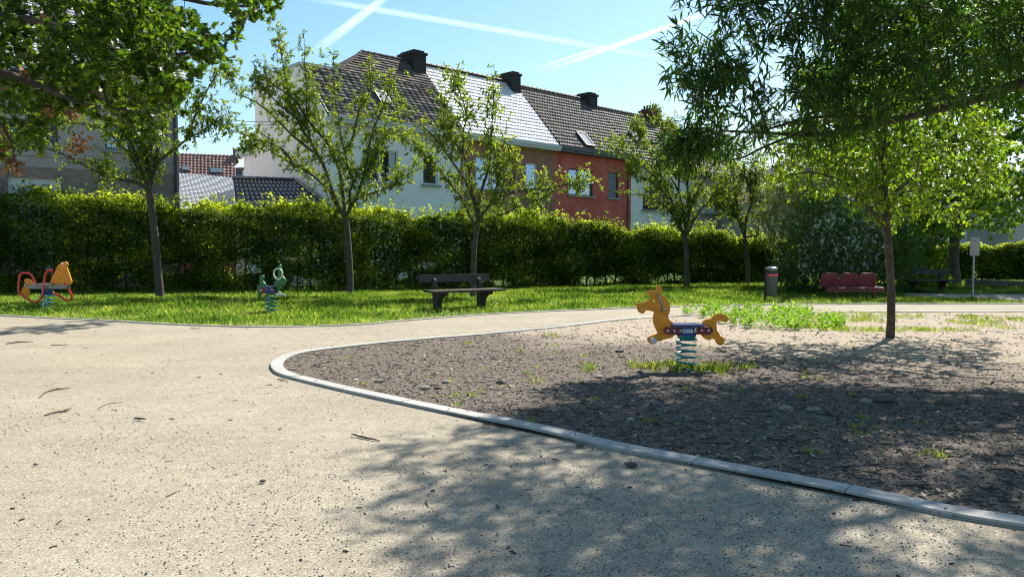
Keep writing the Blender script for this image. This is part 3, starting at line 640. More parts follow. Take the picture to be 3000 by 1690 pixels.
# --- low buildings between the two
def lowhouse(name, label, q, mat, k, tw, tl, wm, extra=0):
    cx = sum((Vector(p) for p in q), Vector()) / 4; r_ = thing(name, label, 'house' if extra != 1 else 'annex', (cx.x, cx.y, 0))
    roof('roof', *q, tw, tl, k, mat, r_)
    a, b, c, d = [Vector(p) for p in q]; a2, b2 = a + (b - a).normalized() * .15 + Vector((0, .3, 0)), b - (b - a).normalized() * .15 + Vector((0, .3, 0))
    mb = MB(); dn = lambda p: Vector((p.x, p.y, 0)); back = Vector((0, 3.5, 0))
    c2, d2 = c - Vector((0, 0, .06)), d - Vector((0, 0, .06)); a2 -= Vector((0, 0, .12)); b2 -= Vector((0, 0, .12))
    mb.add([dn(a2), dn(b2), b2, a2, dn(d2), dn(c2), c2, d2], [(0, 1, 2, 3), (1, 5, 6, 2), (0, 3, 7, 4), (4, 7, 6, 5)]); mb.build('wall', wm, r_)
    mb = MB(); mb.add([d, c, c + back * 1.2 - Vector((0, 0, 2.2)), d + back * 1.2 - Vector((0, 0, 2.2))], [(0, 1, 2, 3)]); mb.build('rear_roof', mat, r_)
    return r_
r1 = lowhouse('red_roofed_house', 'distant house with red brown tiled roof and two skylights, seen over the pale slate roof', [P(505, 520, 50), P(689, 530, 50), P(690, 456, 52.5), P(505, 449, 52.5)], M['tile_red'], 'pan', .24, .35, M['brick'])
for a, b in ((534, 558), (615, 656)):
    p0, p1, p2, p3 = P(a, 500 + (b > 600) * 7, 50.6), P(b, 501 + (b > 600) * 7, 50.6), P(b, 487 + (b > 600) * 6, 51.1), P(a, 486 + (b > 600) * 6, 51.1)
    mb = MB(); mb.prism([p0 - Vector((0, .1, 0)), p1 - Vector((0, .1, 0)), p2 - Vector((0, .1, 0)), p3 - Vector((0, .1, 0))], Vector((0, .3, -.15))); f = mb.build('skylight', M['gutter_dark'], r1)
    cc = (p0 + p1 + p2 + p3) / 4; mb = MB(); mb.prism([cc + (p - cc) * .8 + Vector((0, -.14, .02)) for p in (p0, p1, p2, p3)], Vector((0, .05, -.02))); mb.build('pane', M['skylight'], f)
mb = MB(); mb.cbox(P(697, 452, 52.5), (.5, .5, .6)); mb.build('chimney', M['tile_red'], r1)
r2 = lowhouse('pale_slate_outbuilding', 'low outbuilding with plain pale grey slate roof beside the beige house', [P(470, 650, 33), P(800, 655, 33), P(690, 521, 37), P(470, 503, 37)], M['slate_grey'], 'flat', .22, .14, M['brick'], 1)
r3 = lowhouse('blue_tiled_annex', 'low annex with glazed blue black tiled roof against the white gable', [P(700, 680, 29.6), P(1030, 660, 29.6), P(868, 531, 32.2), P(684, 524, 32.6)], M['tile_blue'], 'pan', .26, .34, M['white_wall'], 1)
ridge_caps(r3, P(684, 522, 32.6), P(868, 529, 32.2), M['tile_blue'], .12); ridge_caps(r3, P(868, 529, 32.2), P(1030, 658, 29.6), M['tile_blue'], .1)
r4 = thing('grey_dormer_house', 'small distant house with grey slate roof and white dormer left of the white gable', 'house', P(715, 480, 46).xy.to_3d())
mb = MB(); mb.box((P(690, 500, 46).x, 46, 0), (1.6, 0, 0), (0, 3, 0), (0, 0, P(690, 492, 46).z)); mb.build('wall', M['gutter_dark'], r4)
mb = MB(); z_ = P(690, 492, 46).z; x_ = P(690, 492, 46).x; mb.add([(x_ - .1, 45.9, z_), (x_ + 2.2, 45.9, z_), (x_ + 2.2, 48, z_ + .85), (x_ - .1, 48, z_ + .95)], [(0, 1, 2, 3)]); mb.build('roof', M['slate_grey'], r4)
a = P(711, 523, 44.5); mb = MB(); mb.box((a.x, 44.5, 0), (1.3, 0, 0), (0, 1.2, 0), (0, 0, P(711, 498, 44.5).z)); mb.build('dormer', M['pvc'], r4)
mb = MB(); mb.box((a.x - .15, 44.35, P(711, 498, 44.5).z), (1.5, 0, 0), (0, 1.4, 0), (0, 0, .12)); mb.build('dormer_roof', M['brown_frame'], r4)
mb = MB(); b_ = P(724, 523, 44.5); mb.box((b_.x, 44.44, P(720, 524, 44.5).z), (.9, 0, 0), (0, .05, 0), (0, 0, .45)); mb.build('window', M['glass_sky'], r4)
# --- houses at the right
ch = thing('cream_house', 'cream rendered house with steep brown tiled roof behind the feathery shrub', 'house', (20, 50, 0))
A0, A1 = P(2214, 583, 47), P(2215, 700, 47)
mb = MB(); mb.box((A0.x, 47, 0), (11, 2.4, 0), (-1.2, 7, 0), (0, 0, P(2214, 590, 47).z)); mb.build('wall', M['cream_wall'], ch)
z_ = A0.z - .1; roof('roof', (A0.x - .2, 46.6, z_), (A0.x + 11.2, 49.1, z_), P(2730, 428, 53.5), P(2345, 440, 50.8), .26, .36, 'pan', M['tile_brown'], ch)
mb = MB(); mb.add([(A0.x - .2, 46.6, z_), P(2345, 440, 50.8), (A0.x - 1.3, 54.3, z_)], [(0, 1, 2)]); mb.build('hip_roof', M['tile_brown'], ch)
mb = MB(); mb.box((A0.x - .2, 46.55, z_ - .14), (11.3, 2.48, 0), (0, .16, 0), (0, 0, .14)); mb.build('gutter', M['brown_frame'], ch)
def block(name, label, px0, px1, pyt, Y, dep, mat, wins=()):
    a, b = P(px0, pyt, Y), P(px1, pyt, Y); r_ = thing(name, label, 'house', ((a.x + b.x) / 2, Y + dep / 2, 0))
    mb = MB(); mb.box((a.x, Y, 0), (b.x - a.x, 0, 0), (0, dep, 0), (0, 0, a.z)); mb.build('wall', mat, r_)
    mb = MB(); mb.box((a.x - .3, Y - .3, a.z), (b.x - a.x + .6, 0, 0), (0, dep + .6, 0), (0, 0, .3)); mb.build('roof', M['zinc'], r_)
    for x0, x1, y0, y1 in wins:
        p, q = P(x0, y1, Y), P(x1, y0, Y); mb = MB(); mb.box((p.x, Y - .05, p.z), (q.x - p.x, 0, 0), (0, .06, 0), (0, 0, q.z - p.z)); f = mb.build('window', M['pvc'], r_)
        mb = MB(); mb.box((p.x + .08, Y - .07, p.z + .08), (q.x - p.x - .16, 0, 0), (0, .05, 0), (0, 0, q.z - p.z - .16)); mb.build('pane', M['glass'], f)
    return r_
block('pale_house', 'pale grey low house between the tan brick house and the cream house', 2170, 2222, 588, 62, 8, M['old_white'])
block('grey_white_house', 'large pale grey house behind the far hedge at right', 2650, 3080, 545, 48, 9, M['white_wall'], ((2700, 2740, 600, 670), (2800, 2840, 600, 670), (2955, 2985, 620, 690)))
block('cream_end_house', 'cream house partly hidden by maple leaves at the right edge of the view', 2960, 3400, 520, 44, 9, M['cream_wall'], ((2975, 3000, 560, 610),))
# overhead cables
cb = thing('overhead_cable', 'thin dark cables strung from the beige house to the white corner house', 'cable', P(520, 320, 29))
for i, (ya, yb) in enumerate(((318, 352), (332, 360))):
    a, b = P(516, ya, 29.2), P(860, yb, 32.3); mb = MB(); mb.tube([a.lerp(b, k / 12) - Vector((0, 0, .25 * (1 - (k / 6 - 1) ** 2))) for k in range(13)], .014, 4); mb.build('cable', M['dark_pipe'], cb)
# ------------------------------------------------------------------ trees
def limb3(px, Y0, jit=.6, y1=None, seed=0):
    rr = random.Random(seed); dY = rr.uniform(-jit, jit) if y1 is None else y1; n = len(px); out = []
    for i, (x, y) in enumerate(px):
        f = i / max(1, n - 1); out.append(P(x, y, Y0 + dY * f ** 1.2))
    return out
def dens(path, st):
    o = []
    for a, b in zip(path, path[1:]):
        n = max(1, int((b - a).length / st)); o += [a.lerp(b, k / n) for k in range(n)]
    return o + [path[-1]]
def make_tree(name, label, cat, base, trunk, limbs, tr, lr, spr, leafT, leafM, nleaf, LL, LW, bark='bark', group=None, twl=.22, droop=.25, tw_r=.010, extra_sprays=None, leafvar=None, subl=(3, .9), filt=None, conn=True):
    root = thing(name, label, cat, base, group)
    mb = MB(); mb.tube(trunk, tr, 10)
    nodes = []
    allp = []
    for L, r0, r1 in limbs:
        sm = smooth_poly(L, 3, False) if len(L) > 2 else L; n = len(sm)
        mb.tube(sm, [r0 + (r1 - r0) * i / (n - 1) for i in range(n)], 7); d = dens(sm, .12); allp.append(d); nodes += d[int(len(d) * .12):]
        for q in range(random.randint(*((subl[0] - 1, subl[0] + 1)))) if subl[0] else []:
            i = random.randint(int(len(d) * .2), len(d) - 2); t = (d[i + 1] - d[i]).normalized()
            u = (t + Vector((random.gauss(0, .45), random.gauss(0, .6), random.uniform(.1, .8)))).normalized(); l = random.uniform(.5, 1) * subl[1]
            s_ = [d[i]]
            for k in range(4): u = (u + Vector((random.gauss(0, .12), random.gauss(0, .12), .08))).normalized(); s_.append(s_[-1] + u * l / 4)
            mb.tube(s_, [r1 * 1.4, r1 * 1.2, r1, r1 * .7, r1 * .4], 5); dd = dens(s_, .1); allp.append(dd); nodes += dd
    spots = []
    for _ in range(spr):
        p = random.choice(nodes); spots.append(p + Vector((random.gauss(0, .12), random.gauss(0, .15), random.gauss(.05, .13))))
    if extra_sprays: spots += extra_sprays
    if filt: spots = [p for p in spots if filt(p)]
    pts = np.array([tuple(n) for n in nodes], 'f'); S_ = np.array([tuple(p) for p in spots], 'f')
    order = np.argsort([np.min(((pts - s) ** 2).sum(1)) for s in S_]) if len(S_) else []
    pool = list(pts); cap_ = np.zeros((len(pts) + len(S_) * 3, 3), 'f'); cap_[:len(pts)] = pts; cnt = len(pts); tips = []
    for oi in order:
        s = S_[oi]; d2 = ((cap_[:cnt] - s) ** 2).sum(1); j = int(np.argmin(d2)); a = Vector([float(q) for q in cap_[j]]); b = Vector([float(q) for q in s]); L = (b - a).length
        if conn and L > .03:
            m = a.lerp(b, .5) + Vector((random.gauss(0, .07) * L, random.gauss(0, .07) * L, .06 * L)); r_ = tw_r * min(2.2, .6 + L); mb.tube([a, m, b], [r_, r_ * .75, r_ * .45], 4, cap=False)
            cap_[cnt] = m; cap_[cnt + 1] = s; cnt += 2
        dr = (b - a).normalized() if L > .02 else Vector((random.gauss(0, 1), random.gauss(0, 1), .5)).normalized()
        tips.append((b, dr))
    mb.build('trunk', M[bark], root, True)
    B = np.array([tuple(b) for b, _ in tips], 'f'); D = np.array([tuple(d) for _, d in tips], 'f'); N = len(B)
    if N:
        D = unit(D + RS.normal(size=(N, 3)) * .5 + np.array([0, 0, .1])); idx = np.repeat(np.arange(N), nleaf)
        f = RS.rand(len(idx)); C = B[idx] + D[idx] * ((f - .35) * twl)[:, None] + RS.normal(size=(len(idx), 3)) * .012
        A = unit(D[idx] * .8 + RS.normal(size=(len(idx), 3)) * .75 + np.array([0, 0, -droop])); l = LL * (.65 + .6 * RS.rand(len(idx)))
        vv = np.clip(RS.normal(.45, .2, len(idx)) + (RS.rand(N)[idx] - .5) * .35, 0, 1)
        stamp('crown', leafT[0], leafT[1], frames(A, l * LW, l, np.array([0, -.2, 1.0])), C, M[leafM], root, vv)
    return root
Yt = {1: 22.2, 2: 24.2, 3: 22.8, 4: 28.5, 5: 30.5}
def cherry(i, label, basepx, trunkpx, limbs, spr, r0, jit=.7):
    Y = Yt[i]; b = P(basepx[0], basepx[1], Y); b.z = 0; tk = [b + Vector((0, 0, -.1)), b + Vector((0, 0, .06))] + [P(x, y, Y) for x, y in trunkpx]
    n = len(tk); tr = [r0 * 1.35, r0 * 1.05] + [r0 * (1 - .25 * k / n) for k in range(n - 2)]
    ls = []
    for k, l in enumerate(limbs):
        ls.append((limb3([l[0]] + list(l[1:]), Y, jit, None, i * 31 + k), r0 * .55 if k < 4 else r0 * .42, .008))
    return make_tree('young_cherry_tree', label, 'tree', b, tk, ls, tr, 0, int(spr * 1.65), LEAF6, 'cherry', 16, .10, .42, group='young cherry trees in front of the hedge', twl=.26, subl=(4, .75))
T1 = cherry(1, 'leftmost young cherry tree, just right of the red and yellow spring rocker', (470, 876), [(463, 800), (455, 700), (445, 620), (437, 560)],
    [[(437, 560), (400, 535), (367, 528), (322, 515), (273, 500), (223, 470), (161, 443), (99, 428), (25, 421)], [(435, 555), (422, 520), (409, 490), (397, 455), (385, 423), (360, 390), (318, 354), (260, 319), (211, 299), (150, 270)],
     [(436, 555), (432, 522), (432, 473), (422, 423), (419, 373), (410, 310), (400, 250), (395, 190)], [(437, 555), (454, 473), (469, 410), (480, 350), (495, 280), (500, 200)],
     [(440, 530), (471, 468), (509, 440), (546, 410), (575, 393), (610, 372), (650, 350)], [(546, 410), (560, 370), (580, 320), (610, 260), (640, 210)], [(409, 498), (370, 440), (330, 400), (280, 370), (200, 360), (120, 350)], [(432, 473), (450, 400), (445, 320), (450, 240), (440, 160)], [(385, 423), (360, 350), (340, 280), (330, 210)]], 620, .115)
T2 = cherry(2, 'second young cherry tree from the left, tallest, before the white house gable', (1025, 864), [(1026, 820), (1022, 740), (1017, 680), (1013, 640)],
    [[(1010, 640), (980, 590), (968, 562), (940, 535), (910, 510), (863, 485), (805, 450), (760, 420), (735, 440)], [(1010, 636), (986, 590), (968, 543), (952, 492), (933, 457), (914, 422), (903, 380), (898, 316), (897, 246), (893, 200), (891, 130)],
     [(1012, 634), (1007, 590), (1000, 531), (991, 492), (973, 450), (956, 415), (945, 385), (930, 330), (915, 260)], [(1014, 632), (1031, 601), (1045, 578), (1061, 529), (1073, 485), (1082, 427), (1094, 380), (1120, 320), (1140, 265), (1165, 205)],
     [(1020, 620), (1026, 597), (1024, 566), (1035, 529), (1019, 492), (1010, 450), (1000, 403), (990, 340), (980, 280), (977, 170)], [(1026, 600), (1049, 582), (1084, 569), (1131, 552), (1166, 538), (1189, 517), (1236, 492)],
     [(863, 485), (830, 440), (790, 420), (751, 410), (700, 389), (640, 372)], [(914, 422), (880, 370), (850, 300), (835, 220), (822, 150), (812, 92)], [(933, 457), (860, 400), (800, 340), (750, 300), (700, 270), (660, 190)],
     [(1010, 450), (1035, 400), (1050, 330), (1075, 290), (1090, 240)], [(956, 415), (900, 350), (860, 290), (790, 240), (770, 200)], [(903, 380), (860, 340), (800, 290), (740, 230)], [(1061, 529), (1095, 470), (1110, 420), (1150, 370)]], 900, .105)
T3 = cherry(3, 'third young cherry tree from the left, directly behind the dark bench', (1386, 872), [(1386, 820), (1388, 740), (1392, 700), (1398, 664)],
    [[(1396, 664), (1369, 617), (1348, 575), (1315, 534), (1286, 497), (1249, 460), (1191, 414), (1150, 385)], [(1398, 655), (1390, 596), (1365, 534), (1332, 484), (1303, 443), (1274, 406), (1233, 365), (1183, 331), (1150, 300)],
     [(1399, 650), (1406, 575), (1423, 522), (1435, 472), (1439, 410), (1443, 348), (1446, 265), (1443, 222)], [(1402, 645), (1439, 596), (1481, 571), (1543, 555), (1605, 555), (1646, 542), (1700, 546), (1745, 538)],
     [(1402, 660), (1439, 637), (1481, 625), (1522, 604), (1584, 584), (1625, 575)], [(1440, 596), (1456, 540), (1456, 493), (1448, 431)], [(1398, 600), (1381, 546), (1373, 493), (1357, 451), (1357, 389), (1365, 331), (1344, 265), (1315, 207)], [(1481, 571), (1506, 530), (1503, 480), (1490, 445)], [(1357, 451), (1320, 400), (1300, 350), (1310, 290)]], 560, .085)
T4 = cherry(4, 'bushy young cherry tree in front of the weathered white house', (2012, 842), [(2012, 800), (2010, 740), (2009, 700)],
    [[(2009, 700), (1987, 644), (1969, 590), (1942, 541), (1897, 501), (1857, 465), (1812, 438), (1754, 434)], [(2009, 698), (2004, 631), (1987, 563), (1964, 519), (1915, 460), (1879, 407), (1850, 360)], [(2010, 690), (2022, 599), (2013, 541), (2031, 474), (2049, 407), (2040, 370)],
     [(2012, 690), (2030, 650), (2058, 608), (2094, 572), (2130, 541), (2150, 500)], [(2005, 710), (1987, 653), (1951, 608), (1901, 572), (1848, 572), (1803, 563)], [(1942, 541), (1930, 470), (1950, 400), (1925, 350)], [(2022, 599), (2060, 530), (2090, 480), (2110, 430)], [(1969, 590), (1920, 540), (1880, 520), (1820, 500)], [(1987, 563), (1990, 490), (1985, 420), (1975, 350)]], 760, .1, .9)
T5 = cherry(5, 'rightmost slender young cherry tree, left of the litter bin, before the end house', (2190, 836), [(2190, 800), (2186, 750), (2182, 700)],
    [[(2182, 700), (2166, 653), (2151, 622), (2132, 586), (2105, 540), (2090, 500)], [(2183, 695), (2185, 641), (2195, 617), (2200, 588), (2195, 554), (2180, 500), (2190, 440)], [(2184, 694), (2204, 692), (2219, 690), (2224, 641), (2227, 581), (2226, 540)], [(2175, 670), (2160, 600), (2150, 540), (2140, 480), (2150, 420)], [(2200, 588), (2215, 530), (2210, 470)], [(2185, 660), (2130, 620), (2090, 590), (2060, 560)]], 420, .09, .9)
# middle tree on the bed (trunk in full view)
Y6 = 12.35; b6 = P(2608, 992, Y6); b6.z = 0
c6 = [(2235, 470), (2260, 420), (2330, 370), (2450, 310), (2560, 200), (2700, 200), (2860, 280), (2960, 420), (2930, 560), (2830, 640), (2740, 650), (2660, 600), (2620, 660), (2560, 600), (2480, 560), (2400, 575), (2330, 560), (2240, 540)]
def fillpoly(poly, y0, y1, n, nz=1.2, thr=-.08):
    out = []; xs = [p[0] for p in poly]; ys = [p[1] for p in poly]; k = 0
    while len(out) < n and k < n * 40:
        k += 1; x, y = random.uniform(min(xs), max(xs)), random.uniform(min(ys), max(ys))
        if not inpoly(x, y, poly): continue
        p = P(x, y, random.uniform(y0, y1))
        if mnoise.noise(p * nz) > thr: out.append(p)
    return out
ls6 = [[(2592, 645), (2551, 618), (2522, 586), (2508, 561), (2469, 532), (2429, 518), (2380, 505), (2300, 515)], [(2592, 625), (2573, 590), (2544, 561), (2500, 535)], [(2591, 575), (2576, 547), (2537, 525), (2494, 510), (2420, 480), (2330, 450), (2265, 450)], [(2597, 592), (2630, 557), (2680, 520), (2740, 480), (2820, 470)],
       [(2590, 500), (2560, 420), (2500, 360), (2440, 330)], [(2590, 450), (2630, 380), (2700, 330), (2780, 320)], [(2588, 400), (2570, 300), (2600, 220)]]
make_tree('young_maple_tree', 'slender tree standing alone in the bare play bed at right, straight bare trunk', 'tree', b6, [b6 - Vector((0, 0, .1)), b6 + Vector((0, 0, .05))] + [P(x, y, Y6) for x, y in ((2611, 930), (2611, 860), (2607, 780), (2603, 720), (2597, 650), (2592, 560), (2590, 450), (2588, 360), (2580, 280))],
    [(limb3(l, Y6, 1.2, None, 90 + k), .035 if k in (0, 2, 3) else .025, .006) for k, l in enumerate(ls6)], [.085, .068, .062, .060, .058, .057, .055, .048, .04, .03, .015], 0, 300, LEAF6, 'maple', 13, .075, .62, subl=(4, .7), twl=.3, extra_sprays=fillpoly(c6, Y6 - 1.4, Y6 + 1.8, 800, 1.3, .0))
# near narrow-leaved tree, its trunk out of view to the right
pN = [(1955, 75), (1990, 40), (2060, -40), (2100, -400), (4200, -700), (4200, 280), (3100, 270), (2900, 290), (2750, 335), (2600, 370), (2450, 405), (2330, 420), (2230, 415), (2150, 420), (2085, 385), (2060, 330), (2020, 300), (1995, 240), (1962, 215), (1985, 150)]
hole = [(2225, 190), (2270, 125), (2400, 100), (2380, 150), (2300, 190), (2290, 250), (2240, 250)]
def okN(p):
    x, y = proj(p)
    if p[1] < .5: return False
    if x < 1940: return False
    if y > -60 and x < 3100: return inpoly(x, y, pN) and not inpoly(x, y, hole)
    return True
def ell(c, r_, n, ok, nz=.9, thr=-.05, shell=0):
    out = []; k = 0
    while len(out) < n and k < n * 60:
        k += 1; v = Vector((random.uniform(-1, 1), random.uniform(-1, 1), random.uniform(-1, 1)))
        if v.length > 1: continue
        p = Vector(c) + Vector((v.x * r_[0], v.y * r_[1], v.z * r_[2]))
        if mnoise.noise(p * nz) > thr and ok(p): out.append(p)
    return out
Yn = 6.6; tb = Vector((8.6, 10.6, 0))
main = [Vector((8.5, 10.5, 3.0))] + [P(x, y, y2) for x, y, y2 in ((3180, 170, 10.5), (3000, 239, 10.3), (2900, 280, 10.2), (2795, 309, 10.1), (2620, 352, 10), (2504, 378, 10), (2380, 395, 9.9), (2250, 390, 9.8), (2120, 384, 9.7))]
lN = [(main, .085, .012), ([P(2620, 352, 10), P(2480, 340, 9.7), P(2350, 350, 9.4), P(2250, 380, 9.2)], .03, .009), ([tb + Vector((0, 0, 3.4)), Vector((7.4, 10.4, 4.6)), P(2700, -80, 10), P(2400, -30, 9.8), P(2150, 20, 9.6)], .09, .012),
      ([tb + Vector((0, 0, 3.6)), Vector((7.4, 9.9, 5.4)), Vector((5.6, 9.0, 6.2)), Vector((3.8, 8.4, 6.2))], .09, .014), ([tb + Vector((0, 0, 4)), Vector((7.4, 9.4, 6)), Vector((6.2, 8.4, 6.8)), Vector((5.0, 7.6, 6.6))], .08, .014), ([tb + Vector((0, 0, 4)), Vector((7.9, 11.4, 6)), Vector((6.6, 12.0, 7))], .08, .014),
      ([P(2330, 395, 9.9), P(2240, 430, 9.8), P(2180, 460, 9.7), P(2130, 470, 9.7), P(2080, 480, 9.7)], .018, .006), ([P(2250, 390, 9.8), P(2200, 250, 9.8), P(2120, 150, 9.8), P(2040, 90, 9.8)], .02, .006), ([P(2120, 384, 9.7), P(2060, 330, 9.6), P(2020, 260, 9.6)], .012, .005), ([P(2900, 280, 10.2), P(2700, 200, 10.3), P(2500, 150, 10.3), P(2380, 60, 10.2)], .03, .01)]
sprig = [(1955, 420), (2010, 370), (2070, 400), (2120, 380), (2160, 430), (2150, 520), (2090, 535), (2030, 560), (1975, 500), (1950, 470)]
spN = fillpoly(pN[:3] + [(2150, -60), (3120, -60)] + pN[5:], 8.7, 10.9, 1500, .75, -.12); spN = [p for p in spN if okN(p)]
spN += fillpoly([(1955, 75), (2060, -40), (2200, -60), (2230, 425), (2085, 385), (1995, 240)], 9.0, 10.6, 170, 1.0, -.05)
spN = [p for p in spN if okN(p) and (proj(p)[0] > 2330 or proj(p)[1] < -60 or mnoise.noise(p * 1.6) > .02 + .1 * (proj(p)[0] < 2150))] + fillpoly(sprig, 9.4, 10.2, 85, 1.0, -.3)
spN += ell((6.3, 10.2, 6.7), (4.0, 2.6, 1.5), 2000, lambda p: okN(p) and not (abs(p[0] - 7.3) < 1.0 and abs(p[1] - 11.4) < .38) and not (abs(p[0] - 6.3) < .55 and abs(p[1] - 10.3) < .2), .8, -.14)
spN += ell((4.3, 8.0, 6.0), (2.3, 1.4, .8), 210, okN, .8, .02)
nt_ = make_tree('narrow_leaved_tree', 'large dark narrow leaved tree overhanging from the right, nearest to the viewer', 'tree', tb, [tb - Vector((0, 0, .1)), tb + Vector((0, 0, .2)), tb + Vector((0, 0, 2)), tb + Vector((0, 0, 4)), tb + Vector((-.2, .2, 7))], lN, [.3, .22, .19, .14, .05], 0, 0, LEAF, 'willow', 17, .18, .17, bark='bark_dark', subl=(0, 0), twl=.42, extra_sprays=spN, tw_r=.007, droop=.2)
# lobed-leaf oak, its trunk out of view to the left
pO = [(-600, -600), (700, -600), (795, -20), (790, 25), (768, 55), (715, 40), (740, 85), (690, 115), (715, 150), (650, 185), (600, 235), (560, 240), (525, 300), (480, 320), (440, 390), (370, 400), (330, 350), (270, 335), (200, 300), (130, 370), (60, 460), (-200, 540), (-600, 600)]
def okO(p):
    x, y = proj(p)
    if p[1] < 1: return False
    return inpoly(x, y, pO) or (y < -80 and x < 760)
tb = Vector((-11.6, 14.2, 0))
lO = [([tb + Vector((0, 0, 3)), Vector((-8.4, 11, 4.4)), P(100, 60, 9.6), P(400, 170, 9.8), P(620, 140, 9.9)], .09, .01), ([tb + Vector((0, 0, 2.6)), P(-100, 250, 9), P(80, 240, 9), P(230, 300, 9.2), P(420, 330, 9.4)], .07, .008), ([P(200, 100, 9.7), P(285, 215, 9.6), P(330, 330, 9.5), P(430, 390, 9.5)], .02, .006),
      ([tb + Vector((0, 0, 3.6)), P(0, -100, 10.5), P(300, -60, 11), P(600, 10, 11), P(760, 20, 11)], .09, .01), ([tb + Vector((0, 0, 4)), Vector((-9.6, 16, 7)), Vector((-7.5, 18.4, 8.6)), Vector((-4.6, 20.6, 9.0))], .1, .015), ([P(-60, 260, 9), P(0, 360, 9), P(40, 440, 9), P(20, 520, 9)], .02, .005)]
spO = [p for p in fillpoly([q for q in pO if q[1] > -100] + [(-300, 500), (-300, -60), (700, -60)], 8.6, 12.2, 1, 1.1, -.1)]
pO2 = [(-250, -70), (780, -70)] + pO[2:-2] + [(-250, 560)]
spO = fillpoly(pO2, 8.4, 12.0, 560, .9, -.03) + ell((-7.5, 11.5, 7.2), (4.6, 4.5, 2.6), 380, okO, .9, -.05)
spO = [p for p in spO if okO(p)] + ell((-4.4, 20.8, 9.0), (1.3, 1.3, .3), 75, lambda p: proj(p)[1] < -40, .9, -.1)
oak = make_tree('oak_tree', 'oak with lobed leaves and a few withered clusters overhanging the top left corner', 'tree', tb, [tb - Vector((0, 0, .1)), tb + Vector((0, 0, .2)), tb + Vector((0, 0, 2.5)), tb + Vector((.1, .1, 5)), tb + Vector((.5, .6, 8))], lO, [.32, .24, .2, .14, .05], 0, 0, OAK, 'oakleaf', 30, .085, .95, bark='bark_dark', subl=(0, 0), twl=.45, extra_sprays=spO, tw_r=.007, droop=.2)
for x, y, sx, sy, n in ((12, 400, 24, 24, 26), (22, 470, 14, 40, 30), (48, 490, 14, 20, 26), (66, 222, 26, 18, 34), (228, 418, 26, 32, 46), (210, 330, 14, 16, 26), (145, 325, 12, 12, 20), (130, 60, 14, 14, 20)):
    C = np.array([tuple(P(random.gauss(x, sx * .5), random.gauss(y, sy * .5), 9 + random.gauss(0, .08))) for _ in range(n)], 'f'); A = unit(RS.normal(size=C.shape) + np.array([0, 0, -.6])); l = .07 * (.6 + .8 * RS.rand(len(C)))
    stamp('withered_cluster', LEAF[0], LEAF[1], frames(A, l * .7, l), C, M['dry'], oak)
# background trees and shrubs on the right
Yb = 31; bb = P(2795, 835, Yb); bb.z = 0
pB = [(2330, 240), (2420, 150), (2500, -40), (3150, -40), (3150, 560), (3020, 600), (2960, 660), (2905, 690), (2860, 640), (2800, 690), (2730, 700), (2640, 690), (2560, 640), (2500, 560), (2440, 520), (2420, 440), (2480, 360), (2380, 330)]
make_tree('maple_tree', 'tall bright green maple with stout brown trunk near the far hedge', 'tree', bb, [bb - Vector((0, 0, .1)), bb + Vector((0, 0, .2)), P(2793, 760, Yb), P(2797, 690, Yb), P(2800, 560, Yb), P(2790, 400, Yb), P(2780, 200, Yb)],
    [(limb3(l, Yb, 2.0, None, 50 + k), .09, .02) for k, l in enumerate([[(2800, 600), (2700, 520), (2600, 450), (2520, 400)], [(2798, 560), (2880, 480), (2960, 400), (3060, 340)], [(2795, 450), (2700, 350), (2600, 250), (2520, 200)], [(2790, 400), (2880, 280), (2980, 180), (3060, 100)], [(2800, 640), (2870, 600), (2950, 570), (3040, 540)], [(2785, 300), (2720, 180), (2700, 60)], [(2800, 650), (2720, 620), (2650, 600), (2580, 580)]])],
    [.32, .24, .2, .19, .15, .1, .04], 0, 200, LEAF6, 'maple', 14, .17, .8, subl=(2, 1.5), twl=.7, tw_r=.012, extra_sprays=fillpoly(pB, Yb - 2.6, Yb + 2.6, 2700, .55, -.2))
def bush(name, label, poly, y0, y1, n, nleaf, LL, LW, lm, twl, thr=-.3, nz=1.0, T=LEAF, stems=9):
    sp = fillpoly(poly, y0, y1, n, nz, thr); cx = sum(p.x for p in sp) / len(sp); cy = (y0 + y1) / 2; b = Vector((cx, cy, 0)); xs = [p.x for p in sp]; zt = max(p.z for p in sp)
    ls = []
    for k in range(stems):
        x = min(xs) + (max(xs) - min(xs)) * (k + .5) / stems; f = (x - cx)
        ls.append(([b + Vector((f * .45, random.gauss(0, .1), 0)), Vector((cx + f * .7, cy + random.gauss(0, .2), zt * .3)), Vector((x, cy + random.gauss(0, .4), zt * .62))], .03, .01))
    return make_tree(name, label, 'shrub', b, [b - Vector((0, 0, .1)), b + Vector((0, 0, .4))], ls, [.05, .04], 0, 0, T, lm, nleaf, LL, LW, bark='bark_dark', subl=(0, 0), twl=twl, extra_sprays=sp, tw_r=.006, conn=True)
pS = [(2262, 762), (2300, 705), (2330, 640), (2350, 590), (2400, 560), (2440, 580), (2480, 600), (2530, 600), (2570, 590), (2620, 610), (2680, 640), (2700, 700), (2690, 800), (2650, 862), (2560, 872), (2450, 870), (2330, 858), (2300, 830), (2275, 800)]
bush('evergreen_shrub', 'big dark glossy evergreen shrub behind the crimson seats', pS, 23.6, 26.6, 2100, 17, .085, .5, 'shrub', .42, -.22, 1.1, stems=14)
bush('feathery_shrub', 'pale yellow green feathery shrub rising between the last young tree and the dark evergreen', [(2245, 720), (2240, 650), (2215, 640), (2255, 590), (2230, 560), (2300, 530), (2370, 520), (2450, 540), (2480, 580), (2420, 620), (2360, 660), (2330, 720), (2290, 760)], 27.0, 29.5, 900, 30, .10, .2, 'feather', .6, -.2, 1.3, stems=9)
